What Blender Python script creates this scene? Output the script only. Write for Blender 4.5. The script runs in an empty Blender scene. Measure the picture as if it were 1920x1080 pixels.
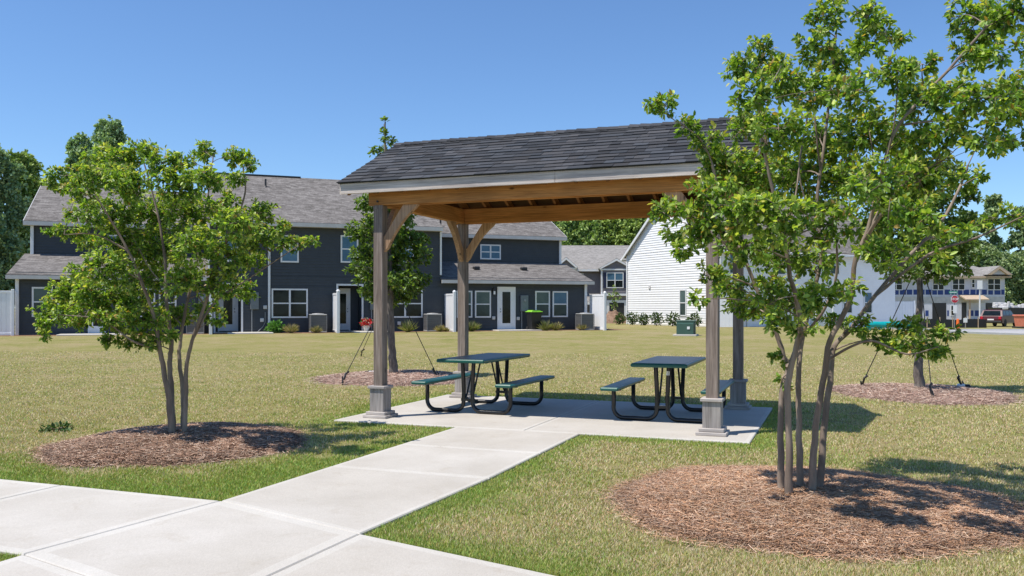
import bpy, math, random
import numpy as np
from mathutils import Vector, Matrix

# ------------------------------------------------------------------ camera, sky, sun, exposure
sc = bpy.context.scene
col = sc.collection
F, YH, CH = 1605.0, 575.6, 1.5          # focal length in photo pixels, horizon row, eye height
cam_d = bpy.data.cameras.new("camera"); cam = bpy.data.objects.new("camera", cam_d); col.objects.link(cam)
cam.location = (0, 0, CH); cam.rotation_euler = (math.radians(90), 0, 0)
cam_d.sensor_width = 36; cam_d.lens = F / 1920 * 36
cam_d.shift_y = (YH - 540) / 1920
cam_d.clip_start = .1; cam_d.clip_end = 3000
sc.camera = cam

SUN = Vector((-.452, -.205, 1.0)).normalized()
elev = math.asin(SUN.z)
world = bpy.data.worlds.new("World"); sc.world = world; world.use_nodes = True
wn = world.node_tree.nodes; bgn = wn["Background"]
sky = wn.new("ShaderNodeTexSky"); sky.sky_type = 'NISHITA'; sky.sun_disc = False
sky.sun_elevation = elev; sky.sun_rotation = math.atan2(SUN.x, SUN.y)
sky.air_density = 1.0; sky.dust_density = .2; sky.ozone_density = 3.0; sky.altitude = 0
tint = wn.new("ShaderNodeMix"); tint.data_type = 'RGBA'; tint.blend_type = 'MULTIPLY'; tint.inputs[0].default_value = 1
tint.inputs[7].default_value = (.74, .92, 1.12, 1)      # deep clear-day blue
world.node_tree.links.new(sky.outputs[0], tint.inputs[6]); world.node_tree.links.new(tint.outputs[2], bgn.inputs[0]); bgn.inputs[1].default_value = .126
sd = bpy.data.lights.new("sun", 'SUN'); sd.energy = 5.0; sd.angle = math.radians(.53); sd.color = (1, .95, .88)
so = bpy.data.objects.new("sun", sd); col.objects.link(so)
so.rotation_euler = SUN.to_track_quat('Z', 'Y').to_euler()
sc.view_settings.view_transform = 'Standard'; sc.view_settings.look = 'None'
sc.view_settings.exposure = .20; sc.view_settings.gamma = 1
sc.view_settings.use_curve_mapping = False

rnd = random.Random(7)
R = np.random.RandomState(11)

# ------------------------------------------------------------------ helpers
def tag(o, label=None, cat=None, group=None, kind=None):
    if label: o["label"] = label
    if cat: o["category"] = cat
    if group: o["group"] = group
    if kind: o["kind"] = kind
    return o

def empty(name, loc=(0, 0, 0), rz=0, label=None, cat=None, group=None):
    o = bpy.data.objects.new(name, None); col.objects.link(o)
    o.location = loc; o.rotation_euler = (0, 0, rz); o.empty_display_size = .2
    return tag(o, label, cat, group)

def place(o, loc, rz=0):
    o.location = loc; o.rotation_euler = (0, 0, rz); return o

class MB:
    """collects faces, builds ONE mesh object"""
    def __init__(s): s.v = []; s.f = []; s.m = []; s.c = []
    def face(s, pts, m=0, c=None):
        n = len(s.v); s.v += [tuple(p) for p in pts]; s.f.append(tuple(range(n, n + len(pts)))); s.m.append(m)
        s.c += [c or (.5, .5, .5, 1)] * len(pts)
    def mesh(s, vs, fs, m=0, c=None):
        n = len(s.v); s.v += [tuple(p) for p in vs]
        for f in fs: s.f.append(tuple(n + i for i in f)); s.m.append(m)
        s.c += [c or (.5, .5, .5, 1)] * len(vs)
    def box(s, a, b, m=0, c=None, M=None):
        x0, y0, z0 = a; x1, y1, z1 = b
        vs = [(x0,y0,z0),(x1,y0,z0),(x1,y1,z0),(x0,y1,z0),(x0,y0,z1),(x1,y0,z1),(x1,y1,z1),(x0,y1,z1)]
        if M is not None: vs = [tuple(M @ Vector(p)) for p in vs]
        s.mesh(vs, [(0,3,2,1),(4,5,6,7),(0,1,5,4),(1,2,6,5),(2,3,7,6),(3,0,4,7)], m, c)
    def bbox(s, a, b, bev=.006, m=0, c=None, M=None):
        """box with chamfered edges"""
        x0, y0, z0 = a; x1, y1, z1 = b; e = min(bev, (x1-x0)*.4, (y1-y0)*.4, (z1-z0)*.4)
        X = [(x0, x1, -1, 1)]; vs = []; idx = {}
        for ix, x in enumerate((x0, x1)):
            for iy, y in enumerate((y0, y1)):
                for iz, z in enumerate((z0, z1)):
                    sx, sy, sz = (1 if ix == 0 else -1), (1 if iy == 0 else -1), (1 if iz == 0 else -1)
                    idx[ix,iy,iz,0] = len(vs); vs.append((x, y+sy*e, z+sz*e))
                    idx[ix,iy,iz,1] = len(vs); vs.append((x+sx*e, y, z+sz*e))
                    idx[ix,iy,iz,2] = len(vs); vs.append((x+sx*e, y+sy*e, z))
        fs = []
        for i in (0, 1):
            q = [(i,0,0,0),(i,1,0,0),(i,1,1,0),(i,0,1,0)]; fs.append([idx[k] for k in (q if i else q[::-1])])
            q = [(0,i,0,1),(1,i,0,1),(1,i,1,1),(0,i,1,1)]; fs.append([idx[k] for k in (q if not i else q[::-1])])
            q = [(0,0,i,2),(1,0,i,2),(1,1,i,2),(0,1,i,2)]; fs.append([idx[k] for k in (q if i else q[::-1])])
        for i in (0, 1):
            for j in (0, 1):
                fs.append([idx[i,j,0,0], idx[i,j,1,0], idx[i,j,1,1], idx[i,j,0,1]])
                fs.append([idx[i,0,j,0], idx[i,1,j,0], idx[i,1,j,2], idx[i,0,j,2]])
                fs.append([idx[0,i,j,1], idx[1,i,j,1], idx[1,i,j,2], idx[0,i,j,2]])
                for k in (0, 1): fs.append([idx[i,j,k,0], idx[i,j,k,1], idx[i,j,k,2]])
        if M is not None: vs = [tuple(M @ Vector(p)) for p in vs]
        s.mesh(vs, fs, m, c)
    def prism(s, poly, a, b, axis='y', m=0, c=None, M=None):
        n = len(poly)
        def P(p, t):
            return {'y': (p[0], t, p[1]), 'x': (t, p[0], p[1]), 'z': (p[0], p[1], t)}[axis]
        vs = [P(p, a) for p in poly] + [P(p, b) for p in poly]
        fs = [tuple(range(n))[::-1], tuple(range(n, 2*n))] + [(i, (i+1) % n, n+(i+1) % n, n+i) for i in range(n)]
        if M is not None: vs = [tuple(M @ Vector(p)) for p in vs]
        s.mesh(vs, fs, m, c)
    def tube(s, pts, rad, n=8, m=0, c=None, caps=True):
        pts = [Vector(p) for p in pts]
        if not hasattr(rad, '__len__'): rad = [rad] * len(pts)
        vs = []; fs = []; up = None
        for i, p in enumerate(pts):
            d = (pts[min(i+1, len(pts)-1)] - pts[max(i-1, 0)])
            if d.length < 1e-9: d = Vector((0, 0, 1))
            d.normalize()
            if up is None:
                up = Vector((0, 0, 1)) if abs(d.z) < .9 else Vector((1, 0, 0))
            a = d.cross(up)
            if a.length < 1e-6: a = d.cross(Vector((1, 0, 0)))
            a.normalize(); b = a.cross(d); up = b
            for k in range(n):
                t = 2*math.pi*k/n; vs.append(p + (a*math.cos(t) + b*math.sin(t))*rad[i])
        for i in range(len(pts)-1):
            for k in range(n):
                fs.append((i*n+k, i*n+(k+1) % n, (i+1)*n+(k+1) % n, (i+1)*n+k))
        if caps: fs += [tuple(range(n)), tuple(range((len(pts)-1)*n, len(pts)*n))[::-1]]
        s.mesh(vs, fs, m, c)
    def lathe(s, prof, n=20, cx=0, cy=0, m=0, c=None):
        vs = []; fs = []
        for r, z in prof:
            for k in range(n):
                t = 2*math.pi*k/n; vs.append((cx+r*math.cos(t), cy+r*math.sin(t), z))
        for i in range(len(prof)-1):
            for k in range(n): fs.append((i*n+k, i*n+(k+1) % n, (i+1)*n+(k+1) % n, (i+1)*n+k))
        fs += [tuple(range(n))[::-1], tuple(range((len(prof)-1)*n, len(prof)*n))]
        s.mesh(vs, fs, m, c)
    def build(s, name, mats, parent=None, smooth=False, colattr=False):
        me = bpy.data.meshes.new(name)
        me.from_pydata(s.v, [], s.f)
        if not isinstance(mats, (list, tuple)): mats = [mats]
        for m in mats: me.materials.append(m)
        me.polygons.foreach_set('material_index', s.m)
        if smooth: me.polygons.foreach_set('use_smooth', [True]*len(s.f))
        if colattr:
            a = me.color_attributes.new('col', 'FLOAT_COLOR', 'POINT')
            a.data.foreach_set('color', np.array(s.c, dtype=np.float32).ravel())
        me.update()
        o = bpy.data.objects.new(name, me); col.objects.link(o)
        if parent is not None: o.parent = parent
        return o

def npmesh(name, V, nper, mats, colors=None, parent=None, faces=None):
    """mesh from numpy: V (N*nper,3); faces is the face pattern of one element"""
    N = len(V)//nper; me = bpy.data.meshes.new(name)
    faces = faces or [tuple(range(nper))]
    me.vertices.add(len(V)); me.vertices.foreach_set('co', V.astype(np.float32).ravel())
    L = []; tot = []
    base = (np.arange(N)*nper)[:, None]
    idx = np.concatenate([base + np.array(f)[None, :] for f in faces], axis=1)   # per element loops
    lens = np.tile(np.array([len(f) for f in faces]), N)
    me.loops.add(idx.size); me.loops.foreach_set('vertex_index', idx.ravel().astype(np.int32))
    starts = np.concatenate([[0], np.cumsum(lens)[:-1]])
    me.polygons.add(len(lens)); me.polygons.foreach_set('loop_start', starts.astype(np.int32))
    me.polygons.foreach_set('loop_total', lens.astype(np.int32))
    for m in (mats if isinstance(mats, (list, tuple)) else [mats]): me.materials.append(m)
    if colors is not None:
        a = me.color_attributes.new('col', 'FLOAT_COLOR', 'POINT')
        a.data.foreach_set('color', np.repeat(colors.astype(np.float32), nper, axis=0).ravel())
    me.update(calc_edges=True)
    o = bpy.data.objects.new(name, me); col.objects.link(o)
    if parent is not None: o.parent = parent
    return o

# ------------------------------------------------------------------ materials
def mat(name, color=(.5,.5,.5), rough=.6, metal=0, spec=.5):
    m = bpy.data.materials.new(name); m.use_nodes = True
    b = m.node_tree.nodes['Principled BSDF']
    b.inputs['Base Color'].default_value = (*color, 1); b.inputs['Roughness'].default_value = rough
    b.inputs['Metallic'].default_value = metal; b.inputs['Specular IOR Level'].default_value = spec
    return m
def nt(m): return m.node_tree.nodes, m.node_tree.links, m.node_tree.nodes['Principled BSDF']
def ramp(N, stops):
    r = N.new('ShaderNodeValToRGB'); e = r.color_ramp.elements
    while len(e) < len(stops): e.new(.5)
    for el, (p, c) in zip(e, stops): el.position = p; el.color = (*c, 1) if len(c) == 3 else c
    return r
def noise(N, L, co, scale, detail=4, rough=.55, dist=0, mapscale=None):
    n = N.new('ShaderNodeTexNoise'); n.inputs['Scale'].default_value = scale
    n.inputs['Detail'].default_value = detail; n.inputs['Roughness'].default_value = rough
    n.inputs['Distortion'].default_value = dist
    if mapscale:
        mp = N.new('ShaderNodeMapping'); mp.inputs['Scale'].default_value = mapscale
        L.new(co, mp.inputs[0]); co = mp.outputs[0]
    L.new(co, n.inputs['Vector']); return n
def coords(N, kind='Object'):
    if kind == 'Position': return N.new('ShaderNodeNewGeometry').outputs['Position']
    return N.new('ShaderNodeTexCoord').outputs[kind]
def mixc(N, L, f, a, b, mode='MIX'):
    x = N.new('ShaderNodeMix'); x.data_type = 'RGBA'; x.blend_type = mode
    for s, v in ((x.inputs[0], f), (x.inputs[6], a), (x.inputs[7], b)):
        if isinstance(v, (int, float)): s.default_value = v
        elif isinstance(v, (tuple, list)): s.default_value = (*v, 1)
        else: L.new(v, s)
    return x.outputs[2]
def bump(N, L, b, h, strength=.3, dist=.01):
    x = N.new('ShaderNodeBump'); x.inputs['Strength'].default_value = strength
    x.inputs['Distance'].default_value = dist; L.new(h, x.inputs['Height']); L.new(x.outputs[0], b.inputs['Normal'])
def noisy(name, c1, c2, scale=5, rough=.7, bs=.3, bd=.005, detail=5, mapscale=None, c3=None, kind='Object', metal=0, spec=.5, fine=None):
    m = mat(name, c1, rough, metal, spec); N, L, b = nt(m); co = coords(N, kind)
    n = noise(N, L, co, scale, detail, .6, 0, mapscale)
    st = [(.3, c1), (.7, c2)] if c3 is None else [(.25, c1), (.5, c3), (.75, c2)]
    r = ramp(N, st); L.new(n.outputs[0], r.inputs[0]); out = r.outputs[0]
    if fine:
        n2 = noise(N, L, co, fine, 3, .6); r2 = ramp(N, [(.3, (.82,.82,.82)), (.7, (1.12,1.12,1.12))])
        L.new(n2.outputs[0], r2.inputs[0]); out = mixc(N, L, 1.0, out, r2.outputs[0], 'MULTIPLY')
    L.new(out, b.inputs['Base Color'])
    if bs: bump(N, L, b, n.outputs[0] if not fine else n2.outputs[0], bs, bd)
    return m

def wood(name, dark, mid, light, axis, rough=.75, knots=True, spec=.3):
    """axis = grain direction in object space (0 x, 1 y, 2 z)"""
    m = mat(name, mid, rough, 0, spec); N, L, b = nt(m); co = coords(N)
    ms = [14, 14, 14]; ms[axis] = .7
    n = noise(N, L, co, 2.2, 6, .65, .6, tuple(ms))
    r = ramp(N, [(.25, dark), (.5, mid), (.75, light)]); L.new(n.outputs[0], r.inputs[0]); out = r.outputs[0]
    ms2 = [60, 60, 60]; ms2[axis] = 1.5
    n2 = noise(N, L, co, 1.6, 4, .6, 0, tuple(ms2))
    r2 = ramp(N, [(.35, (.72,.72,.72)), (.6, (1.08,1.08,1.08))]); L.new(n2.outputs[0], r2.inputs[0])
    out = mixc(N, L, 1.0, out, r2.outputs[0], 'MULTIPLY')
    n3 = noise(N, L, co, 1.1, 3); r3 = ramp(N, [(.35, (.8,.8,.82)), (.65, (1.15,1.13,1.1))]); L.new(n3.outputs[0], r3.inputs[0])
    out = mixc(N, L, 1.0, out, r3.outputs[0], 'MULTIPLY')
    if knots:
        v = N.new('ShaderNodeTexVoronoi'); v.inputs['Scale'].default_value = 1.0
        mk = [6, 6, 6]; mk[axis] = 2.4
        mp = N.new('ShaderNodeMapping'); mp.inputs['Scale'].default_value = tuple(mk); L.new(co, mp.inputs[0]); L.new(mp.outputs[0], v.inputs['Vector'])
        rk = ramp(N, [(.05, (1,1,1)), (.12, (0,0,0))]); L.new(v.outputs['Distance'], rk.inputs[0])
        out = mixc(N, L, rk.outputs[0], out, tuple(x*.35 for x in dark))
    L.new(out, b.inputs['Base Color']); bump(N, L, b, n2.outputs[0], .35, .004)
    return m

def attr_mat(name, rough=.6, trans=0., spec=.4, bright=1.0, tc=(1,1,.5)):
    m = mat(name, (.1,.2,.03), rough, 0, spec); N, L, b = nt(m)
    a = N.new('ShaderNodeAttribute'); a.attribute_name = 'col'
    L.new(a.outputs['Color'], b.inputs['Base Color'])
    if trans:
        t = N.new('ShaderNodeBsdfTranslucent'); mx = N.new('ShaderNodeMixShader'); mx.inputs[0].default_value = trans
        cc = mixc(N, L, 1.0, a.outputs['Color'], tc, 'MULTIPLY'); L.new(cc, t.inputs[0])
        L.new(b.outputs[0], mx.inputs[1]); L.new(t.outputs[0], mx.inputs[2])
        L.new(mx.outputs[0], N['Material Output'].inputs[0])
    return m

M = {}
M['leaf'] = attr_mat('leaf', .42, .36, .35, tc=(2.1, 2.1, .6))
M['far_leaf'] = attr_mat('far_leaf', .6, .2, .3, tc=(1.4, 1.5, .6))
M['blade'] = attr_mat('blade', .6, .25, .3, tc=(1.2, 1.3, .6))
M['needle'] = attr_mat('needle', .65, 0, .3)
M['bark'] = noisy('bark', (.085,.06,.044), (.40,.32,.245), 9, .85, .5, .006, 6, (1,1,.18), (.21,.16,.122))
M['oak_bark'] = noisy('oak_bark', (.06,.05,.045), (.24,.2,.17), 14, .9, .8, .01, 6, (1,1,.4))
M['post'] = wood('post_wood', (.12,.09,.072), (.26,.205,.17), (.43,.365,.32), 2)
M['pedestal'] = wood('pedestal_wood', (.2,.18,.165), (.33,.3,.28), (.46,.43,.405), 2, knots=False)
M['base'] = wood('base_wood', (.3,.27,.245), (.44,.4,.37), (.56,.53,.5), 0, knots=False)
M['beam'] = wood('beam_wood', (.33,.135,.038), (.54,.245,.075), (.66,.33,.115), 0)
M['beam_side'] = wood('beam_side_wood', (.33,.135,.038), (.54,.245,.075), (.66,.33,.115), 1)
M['brace'] = wood('brace_wood', (.3,.17,.09), (.48,.3,.18), (.6,.42,.28), 2)
M['fascia'] = wood('fascia_wood', (.38,.32,.28), (.57,.50,.45), (.70,.63,.57), 0)
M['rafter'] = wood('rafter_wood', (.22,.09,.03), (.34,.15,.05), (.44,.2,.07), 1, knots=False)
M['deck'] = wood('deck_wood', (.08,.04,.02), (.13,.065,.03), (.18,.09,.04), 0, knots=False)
M['drip'] = mat('drip_edge', (.02,.02,.02), .5)
def shingle_attr():
    m = attr_mat('roof_shingle', .85, 0, .25); N, L, b = nt(m)
    a = [n for n in N if n.type == 'ATTRIBUTE'][0]; co = coords(N)
    n = noise(N, L, co, 220, 2, .7); r = ramp(N, [(.3, (.6,.6,.6)), (.7, (1.45,1.45,1.45))]); L.new(n.outputs[0], r.inputs[0])
    L.new(mixc(N, L, 1.0, a.outputs['Color'], r.outputs[0], 'MULTIPLY'), b.inputs['Base Color']); bump(N, L, b, n.outputs[0], .4, .003)
    return m
M['shingle'] = shingle_attr()
def far_shingle(name, cs):
    """laminated shingles: object x along the eave, y up the slope"""
    m = mat(name, cs[0], .9, 0, .2); N, L, b = nt(m); co = coords(N)
    def brick(w, h, off):
        br = N.new('ShaderNodeTexBrick'); br.inputs['Scale'].default_value = 1
        br.inputs['Brick Width'].default_value = w; br.inputs['Row Height'].default_value = h
        br.inputs['Mortar Size'].default_value = .004; br.inputs['Color1'].default_value = (0,0,0,1); br.inputs['Color2'].default_value = (1,1,1,1)
        br.inputs['Mortar'].default_value = (.35,.35,.35,1); br.inputs['Bias'].default_value = 0; br.offset = off
        L.new(co, br.inputs['Vector']); return br.outputs[0]
    x = mixc(N, L, .5, brick(.31, .145, .37), brick(.23, .145, .61))
    n = noise(N, L, co, 9, 4, .75); y = mixc(N, L, .62, x, n.outputs[0])
    n4 = noise(N, L, co, .35, 3, .6)
    y = mixc(N, L, .15, y, n4.outputs[0])
    r = ramp(N, [(.28, cs[0]), (.5, cs[1]), (.72, cs[2])]); L.new(y, r.inputs[0]); L.new(r.outputs[0], b.inputs['Base Color'])
    bump(N, L, b, y, .5, .02); return m
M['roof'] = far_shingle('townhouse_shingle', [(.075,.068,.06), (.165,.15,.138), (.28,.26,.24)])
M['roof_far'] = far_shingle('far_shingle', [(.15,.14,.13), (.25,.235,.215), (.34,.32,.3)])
def concrete(name, c1, c2):
    m = mat(name, c1, .85, 0, .25); N, L, b = nt(m); co = coords(N, 'Position')
    n = noise(N, L, co, 1.1, 6, .62); r = ramp(N, [(.25, c1), (.7, c2)]); L.new(n.outputs[0], r.inputs[0])
    n2 = noise(N, L, co, 160, 2, .6); r2 = ramp(N, [(.25, (.86,.86,.86)), (.7, (1.06,1.06,1.06))]); L.new(n2.outputs[0], r2.inputs[0])
    out = mixc(N, L, 1.0, r.outputs[0], r2.outputs[0], 'MULTIPLY')
    n3 = noise(N, L, co, 3.2, 7, .7, .8); r3 = ramp(N, [(.56, (1,1,1)), (.72, (.91,.89,.86))]); L.new(n3.outputs[0], r3.inputs[0])
    out = mixc(N, L, 1.0, out, r3.outputs[0], 'MULTIPLY')
    v = N.new('ShaderNodeTexVoronoi'); v.inputs['Scale'].default_value = 6; L.new(co, v.inputs['Vector'])
    rv = ramp(N, [(.018, (.45,.42,.38)), (.035, (1,1,1))]); L.new(v.outputs['Distance'], rv.inputs[0])
    out = mixc(N, L, 1.0, out, rv.outputs[0], 'MULTIPLY')
    nb = noise(N, L, co, 3, 3, .6, .3, (60, 7, 1)); rb = ramp(N, [(.3, (.93,.93,.92)), (.7, (1.04,1.04,1.04))]); L.new(nb.outputs[0], rb.inputs[0])
    out = mixc(N, L, 1.0, out, rb.outputs[0], 'MULTIPLY')
    n5 = noise(N, L, co, .45, 3, .5); r5 = ramp(N, [(.35, (.93,.915,.89)), (.6, (1.02,1.02,1.02))]); L.new(n5.outputs[0], r5.inputs[0])
    out = mixc(N, L, 1.0, out, r5.outputs[0], 'MULTIPLY')
    L.new(out, b.inputs['Base Color']); bump(N, L, b, n2.outputs[0], .35, .002); return m
M['conc'] = concrete('concrete_broomed', (.44,.405,.355), (.54,.505,.455))
M['conc_edge'] = concrete('concrete_trowelled', (.49,.46,.41), (.58,.55,.50))
M['groove'] = mat('concrete_joint', (.2,.175,.15), .95)
M['green'] = noisy('green_coating', (.004,.075,.058), (.006,.105,.08), 40, .33, .25, .002, 2)
def perforated():
    m = mat('perforated_green', (.008,.045,.05), .35); N, L, b = nt(m); co = coords(N)
    v = N.new('ShaderNodeTexVoronoi'); v.inputs['Scale'].default_value = 42; v.inputs['Randomness'].default_value = 0
    L.new(co, v.inputs['Vector'])
    r = ramp(N, [(.28, (.004,.012,.014)), (.36, (.010,.075,.075))]); L.new(v.outputs['Distance'], r.inputs[0])
    L.new(r.outputs[0], b.inputs['Base Color']); bump(N, L, b, r.outputs[0], .4, .002); return m
M['perf'] = perforated()
M['tube'] = noisy('black_tube', (.006,.006,.007), (.02,.02,.02), 12, .28, .1, .001)
M['sticker'] = mat('sticker', (.75,.75,.72), .5)
M['navy'] = noisy('dark_siding', (.044,.049,.054), (.053,.059,.064), 3, .65, 0, 0, 3, (1,1,1), fine=60)
M['white_siding'] = noisy('white_siding', (.80,.785,.77), (.86,.85,.835), 2, .5, 0)
M['grey_siding'] = noisy('grey_siding', (.16,.145,.15), (.2,.18,.185), 2, .6, 0)
M['trim'] = noisy('white_trim', (.66,.66,.66), (.75,.75,.75), 4, .5, 0)
M['fascia_w'] = noisy('gutter', (.46,.45,.44), (.54,.53,.52), 3, .5, 0)
M['vinyl'] = noisy('white_vinyl', (.74,.74,.75), (.80,.80,.81), 3, .35, 0)
M['vent'] = mat('dark_metal', (.02,.02,.022), .5)
M['galv'] = noisy('grey_metal', (.22,.235,.25), (.3,.31,.32), 10, .45, .1, .001, metal=.2)
M['meter'] = noisy('meter_paint', (.13,.15,.16), (.17,.19,.2), 10, .45, 0)
def glass(name, c, c2):
    m = mat(name, c, .05, 0, .28); N, L, b = nt(m); co = coords(N, 'Position')
    n = noise(N, L, co, 1.3, 4, .6, 1.2); r = ramp(N, [(.35, c), (.7, c2)]); L.new(n.outputs[0], r.inputs[0]); L.new(r.outputs[0], b.inputs['Base Color'])
    n2 = noise(N, L, co, .8, 2); bump(N, L, b, n2.outputs[0], .08, .05); return m
M['glass'] = glass('window_glass', (.004,.006,.008), (.012,.02,.02))
M['glass_blind'] = glass('window_blind', (.05,.085,.085), (.09,.13,.12))
M['glass_screen'] = glass('window_screen', (.02,.038,.04), (.045,.07,.068))
M['painted_sky_glass'] = glass('window_painted_sky', (.05,.12,.19), (.09,.18,.26))  # sky reflection painted in as the blue base colour of the panes
M['ac'] = noisy('ac_grille', (.1,.1,.1), (.2,.2,.2), 40, .6, .5, .01, 2, (.02,.02,1))
M['ac_case'] = mat('ac_case', (.3,.3,.29), .5)
M['black'] = noisy('black_plastic', (.008,.008,.009), (.018,.018,.018), 8, .4, 0)
M['lime'] = noisy('lime_plastic', (.2,.5,.03), (.26,.6,.04), 8, .4, 0)
M['tgreen'] = noisy('transformer_green', (.028,.07,.05), (.04,.09,.065), 4, .5, 0)
M['red'] = noisy('red_flower', (.5,.02,.03), (.7,.06,.06), 40, .6, .5, .02)
M['shutter'] = mat('navy_shutter', (.008,.014,.045), .5)
M['wrap'] = noisy('house_wrap', (.48,.49,.56), (.64,.65,.70), 1.2, .6, 0)
M['wrap_blue'] = mat('wrap_marks', (.02,.05,.2), .6)
M['sheath'] = noisy('sheathing', (.42,.42,.42), (.6,.58,.56), 2, .8, 0)
M['raw'] = noisy('raw_wood', (.40,.29,.20), (.50,.40,.29), 6, .8, 0)
M['soil'] = noisy('bare_soil', (.2,.12,.075), (.34,.22,.15), 6, .95, .8, .05, fine=40)
M['road'] = noisy('pale_road', (.34,.33,.32), (.42,.41,.4), 1.5, .9, .2, .003, kind='Position')
M['kerb'] = noisy('kerb_concrete', (.5,.49,.47), (.6,.59,.57), 3, .85, 0)
M['stop'] = mat('stop_red', (.45,.01,.025), .4)
M['sign_w'] = mat('sign_white', (.78,.78,.78), .4)
M['sign_g'] = mat('sign_green', (.01,.22,.13), .4)
M['orange'] = mat('safety_orange', (.85,.16,.02), .5)
M['salmon'] = noisy('orange_container', (.62,.17,.1), (.7,.24,.16), 3, .6, 0)
M['carred'] = mat('car_paint', (.065,.005,.009), .4, 0, .4)
M['tyre'] = mat('tyre', (.015,.015,.015), .8)
M['teal'] = noisy('teal_pipe', (.0,.30,.31), (.01,.4,.4), 3, .35, 0)
M['rope'] = mat('strap', (.02,.018,.016), .7)
M['terracotta'] = mat('pot', (.6,.57,.52), .7)

# ------------------------------------------------------------------ layout frames
SX, SY, SR = .766, 12.0, -.364           # shelter centre and turn
cu, su = math.cos(SR), math.sin(SR)
def S2W(u, v): return SX + u*cu - v*su, SY + u*su + v*cu
def W2S(X, Y): 
    dx, dy = X-SX, Y-SY; return dx*cu + dy*su, -dx*su + dy*cu
BEDS = [(2.26, 6.5, 1.46, 1.40, .09), (-3.64, 9.4, 1.27, 1.40, .11), (-2.42, 17.8, 1.6, 1.7, .11), (7.05, 14.75, 1.42, 1.65, .11)]
def sstep(a, b, x):
    t = np.clip((x-a)/(b-a), 0, 1); return t*t*(3-2*t)
def gz(X, Y):
    X = np.asarray(X, float); Y = np.asarray(Y, float)
    d = Y - .364*X
    z = .25*sstep(14, 43, d)
    return z - .40*sstep(20, 30, X)*sstep(30, 46, Y)
def gzf(X, Y): return float(gz(X, Y))
def at(x, Y, z=None):
    X = (x-960)/F*Y; return Vector((X, Y, gzf(X, Y) if z is None else z))

# concrete polygons in shelter frame ------------------------------
SL = (-2.62, 2.66, -1.85, 1.65)                     # slab u0,u1,v0,v1
WU0, WU1 = -.85, .74; CV0, CV1 = -7.74, -6.17
bend = math.radians(-14.2); JR = (.64, -6.62)
def concrete_dist(X, Y):
    """signed-ish distance outside the concrete (0 inside)"""
    u, v = W2S(X, Y)
    def rd(u, v, u0, u1, v0, v1):
        return np.hypot(np.maximum(np.maximum(u0-u, u-u1), 0), np.maximum(np.maximum(v0-v, v-v1), 0))
    d = rd(u, v, *SL)
    w1 = WU1+(JR[0]-WU1)*np.clip((-4.64-v)/(-4.64-JR[1]), 0, 1.3)
    d = np.minimum(d, rd(u, v, WU0-.15*(v < CV0), w1, -14, SL[2]))
    d = np.minimum(d, rd(u, v, -30, WU0, CV0, CV1))
    # right arm, turned
    ur, vr = u-JR[0], v-JR[1]
    a, b = ur*math.cos(bend)+vr*math.sin(bend), -ur*math.sin(bend)+vr*math.cos(bend)
    d = np.minimum(d, rd(a, b, -.4, 30, -1.57, 0))
    return d
def bed_r(X, Y):
    out = np.full(np.shape(X), 9.)
    for cx, cy, rx, ry, h in BEDS:
        th = np.arctan2(Y-cy, X-cx); w = 1+.035*np.sin(3*th+cx)+.025*np.sin(7*th+cy)
        out = np.minimum(out, np.hypot((X-cx)/rx, (Y-cy)/ry)/w)
    return out

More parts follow.
